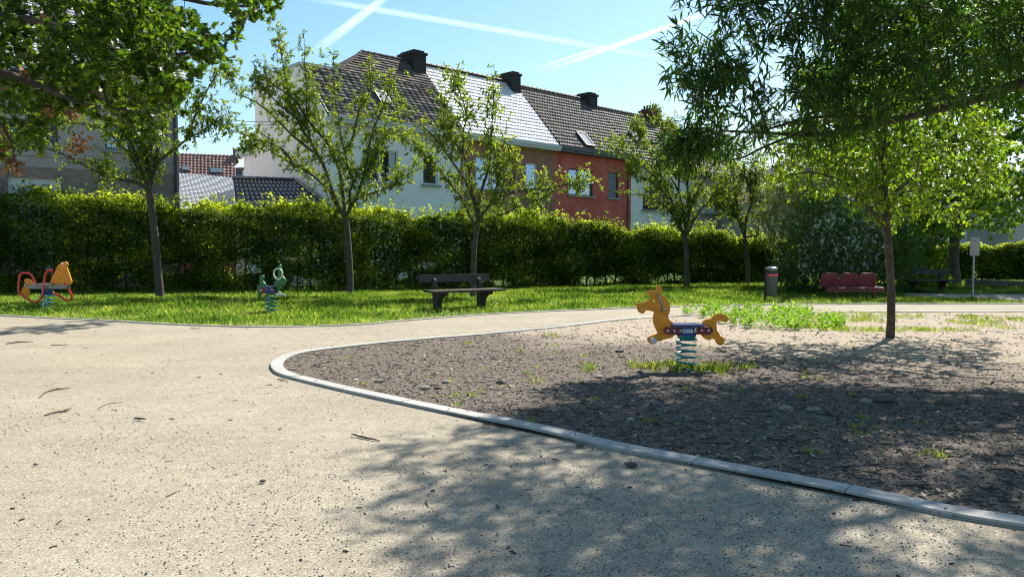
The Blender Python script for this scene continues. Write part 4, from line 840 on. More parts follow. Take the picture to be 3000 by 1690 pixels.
bush('dark_shrub', 'tall loose dark green shrub behind the lone tree trunk, right of the glossy evergreen', [(2640, 640), (2700, 600), (2760, 620), (2785, 680), (2770, 760), (2790, 840), (2700, 850), (2640, 840)], 27.0, 29.0, 620, 15, .12, .55, 'maple', .4, -.2, 1.0, stems=6)
# ------------------------------------------------------------------ hedges
def hedge(name, label, base, top, th, dn, leafsize, sprout=True, gaps=True):
    """base/top: lists of (x,y,height) along the run"""
    pts = [Vector((x, y)) for x, y, h in base]; H = [h for *_, h in base]; L = [0]
    for a, b in zip(pts, pts[1:]): L.append(L[-1] + (b - a).length)
    tot = L[-1]; root = thing(name, label, 'hedge', (pts[len(pts) // 2].x, pts[len(pts) // 2].y, 0))
    def at(s):
        s = np.clip(s, 0, tot - 1e-6); i = np.clip(np.searchsorted(L, s, side='right') - 1, 0, len(pts) - 2); La = np.array(L); f = (s - La[i]) / (La[i + 1] - La[i])
        X = np.array([p.x for p in pts]); Y = np.array([p.y for p in pts]); Ha = np.array(H)
        return X[i] * (1 - f) + X[i + 1] * f, Y[i] * (1 - f) + Y[i + 1] * f, Ha[i] * (1 - f) + Ha[i + 1] * f
    n = int(tot * dn); s = RS.rand(n) * tot; x, y, h = at(s); x2, y2, _ = at(s + .1); tx, ty = x2 - x, y2 - y; nl = np.hypot(tx, ty) + 1e-6; nx, ny = -ty / nl, tx / nl
    # vertical distribution: bulk; fewer leaves near the ground, surface lumps from sines
    z = RS.rand(n) ** 1.05
    lump = .5 + .25 * np.sin(s * 1.7 + 1.3 * np.sin(s * .63)) + .25 * np.sin(s * 3.9 + 2 * z * 3)
    d = (RS.rand(n) - .5) * 2; d = np.sign(d) * np.abs(d) ** .55 * (th / 2) * (.62 + .62 * lump) * (1 - .25 * z ** 6)
    hz = z * (h - .02 + .10 * np.sin(s * 2.3) + .07 * np.sin(s * 5.1 + 1) + .10 * np.sin(s * .83 + 2)) + .04
    C = np.stack([x + nx * d, y + ny * d, hz], 1)
    keep = RS.rand(n) < np.where(z < .05, .8, 1.0)
    g = np.array([mnoise.noise(Vector((a * 1.1, b * 2.0, 0))) for a, b in zip(s, hz)]) if gaps else np.zeros(n)
    keep &= ~((g < -.28) & (z < .38) & (RS.rand(n) < .8))
    C = C[keep]
    if sprout:   # upright shoots above the clipped top
        m = int(tot * 24); ss = RS.rand(m) * tot; sx_, sy_, sh = at(ss); hh = .12 + .5 * RS.rand(m) ** 2.2; idx = np.repeat(np.arange(m), 22); f = RS.rand(len(idx))
        lean = RS.normal(size=(m, 2)) * .12; dd = (RS.rand(m) - .5) * th * .9
        E = np.stack([sx_[idx] + lean[idx, 0] * f + dd[idx] * .3 + RS.normal(size=len(idx)) * .035, sy_[idx] + lean[idx, 1] * f + dd[idx] + RS.normal(size=len(idx)) * .03, (sh - .08 + .10 * np.sin(ss * 2.3) + .10 * np.sin(ss * .83 + 2))[idx] + hh[idx] * f], 1); C = np.vstack([C, E])
    N = len(C); A = unit(RS.normal(size=(N, 3)) * np.array([1, 1, .5]) + np.array([0, 0, -.05])); l = leafsize * (.6 + .7 * RS.rand(N)); vv = np.clip(RS.normal(.50, .2, N) + .22 * np.sin(C[:, 0] * 1.9 + 1.5 * np.sin(C[:, 2] * 2.7)) * np.sin(C[:, 0] * .7 + C[:, 2] * 3.1) + .22 * (C[:, 2] > np.interp(C[:, 0], [p.x for p in pts], H) - .32), 0, 1)  # leaves near the top coloured lighter, standing in for their sunlit glow
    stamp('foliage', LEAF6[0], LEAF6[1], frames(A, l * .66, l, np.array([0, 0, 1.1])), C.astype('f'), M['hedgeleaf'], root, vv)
    k = min(int(tot / .42), 92)
    for q in range(k):
        sq = (q + .5 + random.uniform(-.2, .2)) * tot / k; a, b, hh = [float(u) for u in at(np.array([sq]))[0:1][0:1][0]] + [0, 0] if False else [float(u[0]) for u in at(np.array([sq]))]
        mb = MB(); pp = [Vector((a, b, -.05))]
        for r_ in range(4): pp.append(pp[-1] + Vector((random.gauss(0, .05), random.gauss(0, .05), hh * .24)))
        mb.tube(pp, [.032, .028, .022, .016, .01], 5); 
        for r_ in range(4):
            p0 = pp[1 + r_ % 3]; mb.tube([p0, p0 + Vector((random.gauss(0, .22), random.gauss(0, .12), .3))], [.012, .005], 4)
        mb.build('stem', M['bark_dark'], root, True)
    return root
hb = []
for px, pyb, pyt, Yh in ((-560, 0, 0, 23.3), (0, 861, 566, 24.4), (430, 0, 590, 25.2), (860, 0, 610, 26.0), (1200, 0, 622, 26.7), (1514, 0, 636, 27.9), (1720, 0, 650, 29.0), (1980, 0, 682, 30.6), (2215, 0, 697, 32.3), (2330, 0, 700, 33.2)):
    q = P(px, pyt if pyt else 550, Yh); hb.append((q.x, q.y + .35, q.z - .0))
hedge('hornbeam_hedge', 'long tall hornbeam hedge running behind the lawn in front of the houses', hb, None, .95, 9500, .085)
hb2 = []
for px, pyt, Yh in ((2600, 715, 36), (2820, 712, 35.5), (3000, 712, 35), (3300, 712, 34.5)):
    q = P(px, pyt, Yh); hb2.append((q.x, q.y, q.z))
hedge('far_hedge', 'lower yellow green hornbeam hedge at the far right behind the sign pole', hb2, None, .9, 5500, .11, False)
# street behind the hedge
mb = MB(); mb.add([wpt(F1, -14, 4.6, -.002), wpt(F1, 45, 4.6, -.002), wpt(F1, 45, .0, -.002), wpt(F1, -14, 0, -.002)], [(0, 1, 2, 3)]); o = mb.build('pavement', M['kerb']); tag(o, kind='structure')
# ------------------------------------------------------------------ play equipment
M['yellow'] = simple('yellow_board', (.82, .28, .008), .42, var=.2, scale=11, bmp=.05); M['red_paint'] = simple('red_paint', (.45, .018, .025), .35, var=.15, scale=8, bmp=.05)
M['dark_red'] = simple('dark_red_board', (.20, .012, .022), .4, var=.15, scale=8, bmp=.05); M['blue'] = simple('blue_rubber', (.025, .05, .22), .4, var=.2, scale=8, bmp=.05)
M['seat_blue'] = simple('dark_blue_seat', (.05, .065, .16), .28, var=.15, scale=8, bmp=.05); M['teal'] = simple('teal_spring_paint', (.015, .19, .18), .3, var=.3, scale=14, bmp=.05)
M['green'] = simple('green_board', (.012, .16, .05), .35, var=.15, scale=8, bmp=.05); M['grey_metal'] = simple('worn_grey_metal', (.26, .255, .25), .45, .3, .2, 20)
M['bolt'] = simple('plastic_bolt_cap', (.55, .55, .53), .4, var=.15, scale=20, bmp=0); M['plate_white'] = simple('info_plate', (.62, .63, .64), .4, var=.05, bmp=0)
M['cream_ring'] = simple('cream_ring', (.66, .66, .52), .45, var=.1, bmp=0); M['tube_red'] = simple('red_tube', (.72, .025, .018), .25, var=.12, scale=8, bmp=0, coat=.3)
M['spring_blue'] = simple('pale_blue_spring', (.10, .30, .38), .3, var=.3, scale=14, bmp=0)
def spring(root, c, z0, z1, r_, wr, turns, mat, taper=0):
    mb = MB(); n = int(turns * 28); pts = []
    for i in range(n + 1):
        f = i / n; g = f; g = min(max((f - .06) / .88, 0), 1); rr = r_ * (1 - taper * f)
        a = -f * turns * 2 * math.pi + math.pi * .5
        pts.append(c + Vector((rr * math.cos(a), rr * math.sin(a), z0 + wr + (z1 - z0 - 2 * wr) * g)))
    mb.tube(pts, wr, 8); return mb.build('spring', mat, root, True)
def bolts(root, M4, pts, r_, d, mat):
    for x, y in pts:
        mb = MB(); c = M4 @ Vector((x, y, d)); ax = (M4.to_3x3() @ Vector((0, 0, 1)))
        mb.lathe(c, [(r_, 0), (r_, .006), (r_ * .75, .016), (.001, .019)], 10, ax); mb.build('bolt', mat, root, True)
# --- horse rocker
hb_ = P(1820 + 868 / 4.5333, 1087, 9.09); hb_.z = 0; YH = 9.09
def hp(pts): return [((x - 868) * .000891, (1300 - y) * .000891) for x, y in pts]
horse = thing('horse_spring_rocker', 'orange yellow horse shaped spring rocker on a teal spring in the bare play bed', 'spring rocker', hb_, None)
head = [(195, 410), (222, 399), (270, 395), (330, 374), (372, 343), (398, 305), (388, 296), (350, 286), (328, 262), (342, 240), (380, 234), (438, 241), (448, 215), (456, 182), (482, 168), (508, 180), (521, 215), (519, 280), (560, 315), (600, 355), (624, 410), (631, 470), (621, 530), (607, 575), (618, 610), (645, 640), (682, 670), (690, 720), (700, 780), (682, 830), (660, 855), (600, 868), (540, 885), (490, 903), (458, 896), (438, 925), (415, 942), (378, 932), (350, 905), (346, 875), (362, 850), (400, 832), (440, 818), (478, 802), (465, 765), (440, 715), (422, 660), (415, 610), (419, 570), (429, 530), (424, 512), (400, 502), (360, 492), (322, 490), (300, 502), (288, 525), (268, 533), (238, 522), (213, 498), (200, 450)]
tail = [(1070, 665), (1090, 638), (1132, 614), (1190, 607), (1207, 583), (1235, 556), (1275, 541), (1325, 542), (1372, 560), (1405, 590), (1415, 615), (1395, 636), (1350, 634), (1300, 628), (1262, 636), (1250, 660), (1253, 700), (1256, 745), (1266, 777), (1287, 797), (1302, 835), (1335, 852), (1358, 877), (1360, 915), (1343, 945), (1315, 957), (1282, 948), (1260, 918), (1243, 885), (1215, 869), (1190, 871), (1155, 885), (1118, 873), (1083, 845), (1060, 812), (1062, 780), (1082, 755), (1095, 715), (1085, 688)]
TM = Matrix.Translation(hb_) @ Matrix.Rotation(R(90), 4, 'X')
circle = lambda cx, cy, r_, n=20: [(cx + r_ * math.cos(2 * math.pi * i / n), cy + r_ * math.sin(2 * math.pi * i / n)) for i in range(n)]
ex, ey = hp([(420, 373)])[0]
plate('horse_head', smooth_poly(hp(head), 3), [circle(ex, ey, .021)], .034, TM, M['yellow'], horse, .005)
plate('horse_tail', smooth_poly(hp(tail), 3), [], .034, TM, M['yellow'], horse, .005)
def capsule(x0, x1, yc, r_, n=10):
    return [(x1 - r_ + r_ * math.cos(a), yc + r_ * math.sin(a)) for a in [(-.5 + i / n) * math.pi for i in range(n + 1)]] + [(x0 + r_ + r_ * math.cos(a), yc + r_ * math.sin(a)) for a in [(.5 + i / n) * math.pi for i in range(n + 1)]]
(bx0, by), (bx1, _) = hp([(548, 755), (1185, 755)])
for s_ in (1, -1): plate('side_beam', capsule(bx0, bx1, by, .044), [], .02, TM @ Matrix.Translation((0, 0, s_ * .075)), M['dark_red'], horse, .003)
bolts(horse, TM, hp([(592, 758), (677, 758), (762, 756), (1042, 753), (1130, 752)]), .017, .085, M['bolt'])
bolts(horse, TM, hp([(568, 478)]), .018, .018, M['bolt'])
mb = MB(); a, b = hp([(405, 887), (405, 887)])[0], 0; c0 = TM @ Vector((a[0], a[1], -.16)); mb.lathe(c0, [(.03, 0), (.033, .01), (.033, .3), (.03, .318), (.001, .32)], 18, Vector((0, -1, 0))); mb.build('footrest', M['bolt'], horse, True)
mb = MB(); p_ = [hp([q])[0] for q in ((466, 285), (478, 330), (492, 395), (505, 450), (516, 510))]
zz = [.0, .14, .17, .17, .14]; mb.tube(smooth_poly([TM @ Vector((p_[0][0], p_[0][1], .01))] + [TM @ Vector((p[0], p[1], z)) for p, z in zip(p_[:], (.05, .1, .12, .1, .03))], 4, False), .0125, 8)
mb.tube(smooth_poly([TM @ Vector((p_[0][0], p_[0][1], -.01))] + [TM @ Vector((p[0], p[1], -z)) for p, z in zip(p_[:], (.05, .1, .12, .1, .03))], 4, False), .0125, 8); mb.build('handle', M['grey_metal'], horse, True)
mb = MB(); (x0, z0), (x1, z1) = hp([(648, 706), (1078, 672)]); n = 8
prof = [(x0, -.10), (x0 + .05, -.135), (x1 - .05, -.135), (x1, -.1), (x1, .1), (x1 - .05, .135), (x0 + .05, .135), (x0, .1)]
mb.prism([hb_ + Vector((x, y, z0)) for x, y in prof], Vector((0, 0, z1 - z0))); mb.build('seat', M['seat_blue'], horse, False, .006)
(dx, dz0), (_, dz1) = hp([(860, 822), (860, 712)]); dc = hb_ + Vector((dx, 0, 0))
mb = MB(); mb.lathe(dc, [(.112, dz0), (.115, dz0 + .02), (.115, dz1)], 28); mb.build('spring_mount', M['blue'], horse, True)
mb = MB(); (_, g0), (_, g1) = hp([(0, 876), (0, 822)]); mb.lathe(dc, [(.085, g0 - .005), (.105, g0 + .02), (.114, g1 - .008), (.114, g1 - .001)], 28); mb.build('spring_cap', M['teal'], horse, True)
spring(horse, dc, .0, g0 + .012, .112, .0135, 5.6, M['teal'])
mb = MB(); mb.lathe(dc, [(.135, -.02), (.135, .018), (.12, .022)], 24); mb.build('base_plate', M['teal'], horse, True)
(px0, pz0), (px1, pz1) = hp([(784, 782), (917, 733)]); mb = MB(); mb.box(hb_ + Vector((px0, -.1185, pz0)), (px1 - px0, 0, 0), (0, .012, 0), (0, 0, pz1 - pz0)); ip = mb.build('info_plate', M['plate_white'], horse, False, .003)
mb = MB(); mb.box(hb_ + Vector((px0 + .012, -.1205, pz0 + .016)), (.022, 0, 0), (0, .0015, 0), (0, 0, .016)); mb.build('emblem', M['blue'], ip)
mb = MB()
for r_ in range(3): mb.box(hb_ + Vector((px0 + .044, -.1205, pz0 + .012 + r_ * .009)), (.052 - .01 * (r_ % 2), 0, 0), (0, .0015, 0), (0, 0, .0025))
mb.build('small_print', M['dark_pipe'], ip)
mb = MB(); (qx, qz) = hp([(950, 745)])[0]; mb.lathe(hb_ + Vector((qx, -.1, qz - .025)), [(.016, 0), (.016, .018), (.009, .022), (.009, .03), (.015, .034), (.015, .05)], 12); mb.build('clamp', M['cream_ring'], horse, True)
# --- green rocker in the lawn
YG = 1.45 * 2250 / (920 - 728); gb = P(700 + 620 / 6.595, 920, YG); gb.z = 0; kG = YG / 2250 / 6.595
def gp(pts): return [((x - 620) * kG, (1200 - y) * kG) for x, y in pts]
GM = Matrix.Translation(gb) @ Matrix.Rotation(R(-14), 4, 'Z') @ Matrix.Rotation(R(90), 4, 'X')
gr = thing('green_spring_rocker', 'green animal shaped spring rocker with pale ring handle on the lawn', 'spring rocker', gb)
front = [(705, 610), (730, 560), (770, 530), (790, 480), (800, 420), (800, 320), (806, 270), (830, 250), (855, 265), (860, 310), (862, 400), (866, 450), (900, 480), (935, 520), (945, 570), (935, 615), (905, 650), (860, 640), (825, 640), (815, 690), (800, 740), (765, 760), (740, 720), (720, 670)]
rear = [(350, 665), (365, 650), (395, 655), (400, 600), (398, 520), (405, 470), (440, 455), (475, 460), (478, 500), (462, 540), (462, 570), (500, 600), (522, 650), (500, 690), (440, 700), (420, 760), (400, 840), (385, 895), (355, 880), (348, 800)]
plate('animal_head', smooth_poly(gp(front), 3), [circle(*gp([(846, 500)])[0], .014)], .05, GM, M['green'], gr, .008); plate('animal_tail', smooth_poly(gp(rear), 3), [], .05, GM, M['green'], gr, .008)
(bx0, by), (bx1, _) = gp([(432, 733), (752, 733)])
for s_ in (1, -1): plate('side_beam', capsule(bx0, bx1, by, .075), [], .022, GM @ Matrix.Translation((0, 0, s_ * .085)), M['dark_red'], gr, .003)
bolts(gr, GM, gp([(598, 728), (645, 728), (704, 724), (450, 738), (482, 738)]), .02, .097, M['cream_ring'])
ax = GM.to_3x3() @ Vector((1, 0, 0)); nx_ = GM.to_3x3() @ Vector((0, 0, 1))
mb = MB(); (mx, mz0), (_, mz1) = gp([(600, 805), (600, 690)]); mc = gb; mb.lathe(mc, [(.12, mz0), (.125, mz0 + .03), (.125, mz1)], 24); mb.build('spring_mount', M['blue'], gr, True)
mb = MB(); mb.prism([GM @ Vector((x, gp([(0, 690)])[0][1], z)) for x, z in ((gp([(505, 0)])[0][0], -.13), (gp([(735, 0)])[0][0], -.13), (gp([(735, 0)])[0][0], .13), (gp([(505, 0)])[0][0], .13))], Vector((0, 0, .035))); mb.build('seat', M['seat_blue'], gr, False, .006)
spring(gr, gb, 0, mz0, .122, .015, 5.4, M['teal'])
mb = MB(); rc = gp([(813, 420)])[0]; rr = .118; mb.tube([GM @ Vector((rc[0] + rr * .9 * math.cos(a), rc[1] + rr * math.sin(a), .05)) for a in [i * 2 * math.pi / 24 for i in range(24)]], .02, 8, closed=True); mb.build('ring_handle', M['cream_ring'], gr, True)
mb = MB(); fr0, fr1 = gp([(705, 828)])[0], gp([(940, 828)])[0]; mb.tube([GM @ Vector((fr0[0], fr0[1], .0)), GM @ Vector((fr1[0], fr1[1], 0))], .022, 10); fr2 = gp([(790, 750)])[0]; mb.tube([GM @ Vector((fr2[0], fr2[1], 0)), GM @ Vector((gp([(850, 828)])[0][0], fr0[1], 0))], .02, 6); mb.build('footrest', M['bolt'], gr, True)
# --- red tube and yellow rocker, far left
YR = 1.45 * 2250 / (910 - 728); rb = P(720 / 5.152, 910, YR); rb.z = 0; kR = YR / 2250 / 5.152
def rp(x, y, d=0): return rb + Vector(((x - 720) * kR, -d, (1090 - y) * kR))
rk = thing('red_tube_spring_rocker', 'spring rocker with red tube frame, yellow head board and pale blue spring', 'spring rocker', rb)
RM = Matrix.Translation(rb) @ Matrix.Rotation(R(90), 4, 'X'); rq = lambda pts: [((x - 720) * kR, (1090 - y) * kR) for x, y in pts]
plate('head_board', smooth_poly(rq([(868, 485), (900, 420), (945, 378), (998, 356), (1035, 368), (1042, 400), (1026, 432), (1050, 500), (1078, 590), (1096, 645), (1082, 688), (1040, 680), (985, 655), (965, 680), (955, 735), (935, 735), (938, 692), (880, 690), (820, 684), (788, 672), (808, 600), (838, 540)]), 3), [circle(*rq([(1002, 500)])[0], .018)], .05, RM, M['yellow'], rk, .01)
plate('tail_board', smooth_poly(rq([(392, 630), (425, 610), (470, 625), (510, 670), (545, 700), (500, 720), (450, 735), (455, 790), (445, 850), (410, 870), (370, 850), (345, 800), (365, 740), (405, 720), (420, 690), (398, 665)]), 3), [], .05, RM, M['yellow'], rk, .01)
def tb_(pts, nm='tube_frame'):
    mb = MB(); mb.tube(smooth_poly([rp(*p) for p in pts], 5, False), .0235, 10); return mb.build(nm, M['tube_red'], rk, True)
tb_([(610, 690, .14), (570, 590, .14), (530, 538, .14), (470, 516, .14), (405, 522, .14), (372, 560, .14), (352, 690, .14), (352, 790, .14), (400, 850, .15), (500, 915, .16), (590, 958, .16), (650, 935, .16), (690, 880, .15), (715, 800, .14), (728, 690, .14), (748, 570, .14), (775, 505, .14), (810, 482, .14), (860, 484, .1)])
tb_([(960, 650, -.08), (990, 740, -.12), (1030, 830, -.13), (1040, 890, -.14), (1010, 935, -.14), (965, 940, -.14), (900, 905, -.14), (800, 850, -.14), (740, 800, -.13), (725, 690, -.12)])
mb = MB(); mb.box(rp(445, 760, .06), (595 * kR, 0, 0), (0, .03, 0), (0, 0, 66 * kR)); mb.box(rp(445, 760, -.06), (595 * kR, 0, 0), (0, .03, 0), (0, 0, 66 * kR)); mb.build('side_beam', M['grey_metal'], rk, False, .008)
mb = MB(); mb.box(rp(560, 700, .16), (290 * kR, 0, 0), (0, .32, 0), (0, 0, .03)); mb.build('seat', M['grey_metal'], rk, False, .006)
bolts(rk, RM, rq([(422, 702), (800, 722), (575, 705), (985, 384)]), .028, .07, M['bolt'])
mb = MB(); mb.lathe(rb, [(.09, rp(0, 860).z), (.12, rp(0, 800).z), (.12, rp(0, 765).z)], 20); mb.build('spring_mount', M['blue'], rk, True)
spring(rk, rb, 0, rp(0, 815).z, .12, .015, 5.2, M['spring_blue'])
# ------------------------------------------------------------------ benches, seats, bin, sign
M['bench_wood'] = simple('dark_weathered_wood', (.042, .028, .02), .65, var=.4, scale=12, bmp=.4); M['bench_leg'] = simple('mossy_dark_concrete', (.05, .043, .03), .9, var=.35, scale=6, bmp=.6)
def bench(name, label, c, yaw, length, k=1.0):
    r_ = thing(name, label, 'bench', c); e = Vector((math.cos(yaw), math.sin(yaw), 0)); f = Vector((math.sin(yaw), -math.cos(yaw), 0)); z = Vector((0, 0, 1)); c = Vector(c)
    q = lambda u, v, h: c + e * u + f * v + z * h
    for i, v in enumerate((-.02, .17, .36)):
        mb = MB(); mb.box(q(-length / 2, v, .43 * k), e * length, f * .165, z * .05); mb.build('seat_plank', M['bench_wood'], r_, False, .008)
    mb = MB(); mb.box(q(-length / 2 - .05, -.17, .645 * k), e * length, f * .045, z * .185 - f * .05); mb.build('backrest', M['bench_wood'], r_, False, .008)
    for u in (-length * .31, length * .31):
        mb = MB(); prof = [(-.16, 0), (.12, 0), (.13, .17), (.18, .26), (.29, .33), (.46, .365), (.47, .43), (-.03, .43), (-.09, .7), (-.2, .8), (-.25, .8), (-.2, .43), (-.17, .2)]
        mb.prism([q(u - .05, v, h * k - (.06 if h == 0 else 0)) for v, h in prof], e * .1); mb.build('leg', M['bench_leg'], r_, False, .012)
    return r_
bc = G(1348, 905); bench('park_bench', 'dark weathered plank bench on two chunky curved legs in front of the hedge', (bc.x, bc.y, 0), R(33), 1.95)
b2 = P(2715, 868, 25.5); bench('park_bench', 'dark low plank bench deep in shade right of the crimson seats', (b2.x, b2.y, 0), R(-8), 1.5, .9)
M['crimson'] = simple('crimson_metal', (.13, .004, .02), .42, .0, .15, 6, coat=.15, bmp=.05)
YS = 1.45 * 2250 / (877 - 728); sc_ = P(2380 + 600 / 4.954, 877, YS); kS = YS / 2250 / 4.954
st = thing('crimson_seat_row', 'row of three crimson perforated metal seats on one beam', 'bench', (sc_.x, sc_.y, 0)); yaw = R(4); e = Vector((math.cos(yaw), math.sin(yaw), 0)); f = Vector((math.sin(yaw), -math.cos(yaw), 0)); z = Vector((0, 0, 1)); s0 = Vector((sc_.x, sc_.y, 0))
q = lambda u, v, h: s0 + e * u + f * v + z * h
zt, zs, zb = .74, .36, .21
for x in (260, 548, 828):
    u = (x - 600) * kS; w_ = .245
    ol = [(-w_, 0), (w_, 0), (w_, .30), (w_ - .02, .345), (w_ - .07, .37), (-w_ + .07, .37), (-w_ + .02, .345), (-w_, .30)]
    hl = [circle(cx * .052, .06 + cy * .045, .0135, 8) for cx in range(-3, 4) for cy in range(3)]
    m4 = Matrix.Translation(q(u, -.14, zs + .02)) @ Matrix.Rotation(yaw, 4, 'Z') @ Matrix.Rotation(R(98), 4, 'X'); plate('backrest', smooth_poly(ol, 2), hl, .02, m4, M['crimson'], st, .006)
    m4 = Matrix.Translation(q(u + .05, -.14, zs)) @ Matrix.Rotation(yaw, 4, 'Z') @ Matrix.Rotation(R(183), 4, 'X'); plate('seat', smooth_poly([(-w_, 0), (w_, 0), (w_, .38), (w_ - .05, .43), (-w_ + .05, .43), (-w_, .38)], 2), [], .024, m4, M['crimson'], st, .008)
mb = MB(); mb.box(q((165 - 600) * kS, .02, zb), e * (880 * kS), f * .09, z * .1); mb.build('beam', M['crimson'], st, False, .008)
for x in (310, 880):
    mb = MB(); mb.box(q((x - 600) * kS - .04, .025, -.05), e * .08, f * .08, z * (zb + .05)); mb.build('leg', M['crimson'], st, False, .006)
# litter bin
YBn = 1.45 * 2250 / (881 - 728); bn = P(2242, 881, YBn); bn.z = 0
lb_ = thing('litter_bin', 'dark grey round litter bin with domed lid and red sticker beside the far path', 'litter bin', bn); m_ = YBn / 2250 / 10.36
M['bin_grey'] = simple('bin_grey', (.10, .095, .09), .45, .2, .15, 6, bmp=.05); M['bin_dark'] = simple('bin_dark', (.03, .032, .034), .5, 0, .15, 6, bmp=.05); M['sticker'] = simple('red_sticker', (.80, .02, .08), .4, var=.08, bmp=0); M['lid'] = simple('bin_lid', (.14, .15, .18), .3, .3, .1, 6, bmp=0, coat=.5)
M['letter'] = simple('white_letter', (.7, .66, .66), .5, var=.03, bmp=0)
bcn = bn + Vector(((605 - 430) * m_, -.02, 0)); hz = lambda y: (1250 - y) * m_
mb = MB(); mb.lathe(bcn, [(.125, hz(1108)), (.142, hz(1090)), (.165, hz(520)), (.165, hz(425)), (.158, hz(424)), (.13, hz(1080))], 28); mb.build('body', M['bin_grey'], lb_, True)
mb = MB(); mb.lathe(bcn, [(.155, hz(450)), (.155, hz(330)), (.162, hz(320))], 24); mb.build('opening', M['bin_dark'], lb_, True)
mb = MB(); mb.lathe(bcn, [(.172, hz(330)), (.178, hz(262)), (.165, hz(245)), (.12, hz(222)), (.05, hz(212)), (.001, hz(210))], 28); mb.build('lid', M['lid'], lb_, True)
mb = MB(); mb.box(bn + Vector((-.02, .0, -.1)), (.05, 0, 0), (0, .05, 0), (0, 0, hz(330) + .1)); mb.build('post', M['bin_dark'], lb_)
mb = MB(); n = 16; pts = [bcn + Vector((.1685 * math.cos(a), .1685 * math.sin(a), 0)) for a in [R(-150 + 130 * i / n) for i in range(n + 1)]]
mb.add([p + Vector((0, 0, hz(505))) for p in pts] + [p + Vector((0, 0, hz(430))) for p in pts], [(i, i + 1, n + 2 + i, n + 1 + i) for i in range(n)]); sk = mb.build('sticker', M['sticker'], lb_)
mb = MB(); rr = random.Random(3); a = -142
for wl in (2, 7, -1, 10):
    if wl < 0: a += 3; continue
    for _ in range(wl):
        h = .022; c = bcn + Vector((.1695 * math.cos(R(a)), .1695 * math.sin(R(a)), hz(480))); t = Vector((-math.sin(R(a)), math.cos(R(a)), 0))
        mb.box(c, t * .0035, Vector((0, 0, h)), -Vector((math.cos(R(a)), math.sin(R(a)), 0)) * -.001)
        if rr.random() < .7: mb.box(c + Vector((0, 0, rr.choice((0, .009, .018)))), t * .010, Vector((0, 0, .004)), Vector((math.cos(R(a)), math.sin(R(a)), 0)) * .001)
        a += 4.6
    a += 5
mb.build('lettering', M['letter'], sk)
# sign on a pole seen from behind
YP = 1.45 * 2250 / (873 - 728); sp_ = P(2849, 873, YP); sp_.z = 0; sg = thing('sign_pole', 'rectangular grey sign seen from behind on a thin pole at the right', 'sign', sp_)
mb = MB(); zt_ = P(2849, 697, YP).z; mb.lathe(sp_, [(.032, -.1), (.032, zt_)], 12); mb.build('pole', M['grey_metal'], sg, True)
a, b = P(2838, 749, YP), P(2868, 695, YP); mb = MB(); mb.box((a.x, YP - .055, a.z), (b.x - a.x, 0, 0), (0, .02, 0), (0, 0, b.z - a.z)); mb.build('sign_panel', M['grey_metal'], sg, False, .006)
for h in (.12, .8):
    mb = MB(); mb.box((sp_.x - .05, YP - .08, a.z + (b.z - a.z) * h), (.1, 0, 0), (0, .1, 0), (0, 0, .03)); mb.build('bracket', M['grey_metal'], sg)
# timber edge of the far sand pit
a, b = P(2826, 838, 29.5), P(3150, 846, 26.5); mb = MB(); a.z = b.z = .0; dr = (b - a).normalized(); mb.box(a, b - a, Vector((-dr.y, dr.x, 0)) * .3, Vector((0, 0, .26))); tag(mb.build('timber_beam', simple('old_timber', (.16, .13, .10), .85, var=.3, scale=8, bmp=.5), None, False, .02), 'long squared timber lying in front of the far hedge at the right', 'timber')
# ------------------------------------------------------------------ ground litter, grass, sticks
def stick(label, pts, r_, group='twigs and sticks on the gravel'):
    r_ *= .8
    mb = MB(); q = [G(x, y, 0) + Vector((0, 0, r_ * 1.05 + random.uniform(0, r_))) for x, y in pts]; q = smooth_poly(q, 4, False); n = len(q)
    for p in q: p.z += random.gauss(0, r_ * .25); p.x += random.gauss(0, r_ * .35)
    mb.tube(q, [r_ * (1 - .45 * abs(2 * i / (n - 1) - .8)) for i in range(n)], 7); i = n // 2
    if n > 14: mb.tube([q[i], q[i] + Vector((.02, .02, .015)), q[i] + Vector((.03, .04, .012))], [r_ * .5, r_ * .4, r_ * .2], 5)
    tag(mb.build('stick', M['stick'], None, True), label, 'stick', group)
s_ = 2176 / 900; L_ = lambda pts: [(x / s_, 900 + y / s_) for x, y in pts]
stick('curved dark stick on the gravel at left, upper of the two long ones', L_([(280, 645), (330, 605), (390, 590), (440, 585), (492, 580)]), .0095)
stick('knobbly dark stick on the gravel at left, lower of the two long ones', L_([(316, 774), (370, 758), (440, 748), (480, 738), (502, 724)]), .0105)
stick('short thick dark stick on the gravel near the left centre', L_([(948, 800), (990, 802), (1036, 808)]), .0125)
stick('straight reddish dark stick on the gravel below the kerb nose', [(1031, 1278), (1075, 1287), (1114, 1295)], .011)
stick('dark twig lying against the kerb edge where the shade begins', [(1415, 1243), (1450, 1251), (1500, 1257)], .009)
stick('thick dark stick inside the play bed just behind the kerb', [(1512, 1203), (1550, 1208), (1593, 1209)], .013)
stick('dark stick lying across the kerb in the shade at right', [(2262, 1394), (2290, 1408), (2325, 1423)], .009)
stick('long dark twig in the play bed near its upper edge', [(1130, 1013), (1180, 1014), (1232, 1019)], .011)
stick('curved twig in the play bed beside the upper kerb', [(1197, 1001), (1220, 1007), (1248, 1007)], .009)
stick('thin straight twig on the sunny gravel at far left', L_([(360, 270), (420, 273), (478, 273)]), .008)
stick('tangled dark twig on the gravel in front of the left shadow', L_([(40, 265), (100, 258), (160, 256), (236, 255)]), .014)
stick('curved twig on the gravel just below the lawn edging', L_([(1352, 152), (1390, 157), (1422, 153)]), .010)
stick('small dark stick on the gravel left of the kerb nose', [(814, 1113), (828, 1116), (842, 1119)], .009)
stick('small upright leaning dark twig on the lower gravel', [(1247, 1470), (1251, 1478), (1256, 1485)], .006)
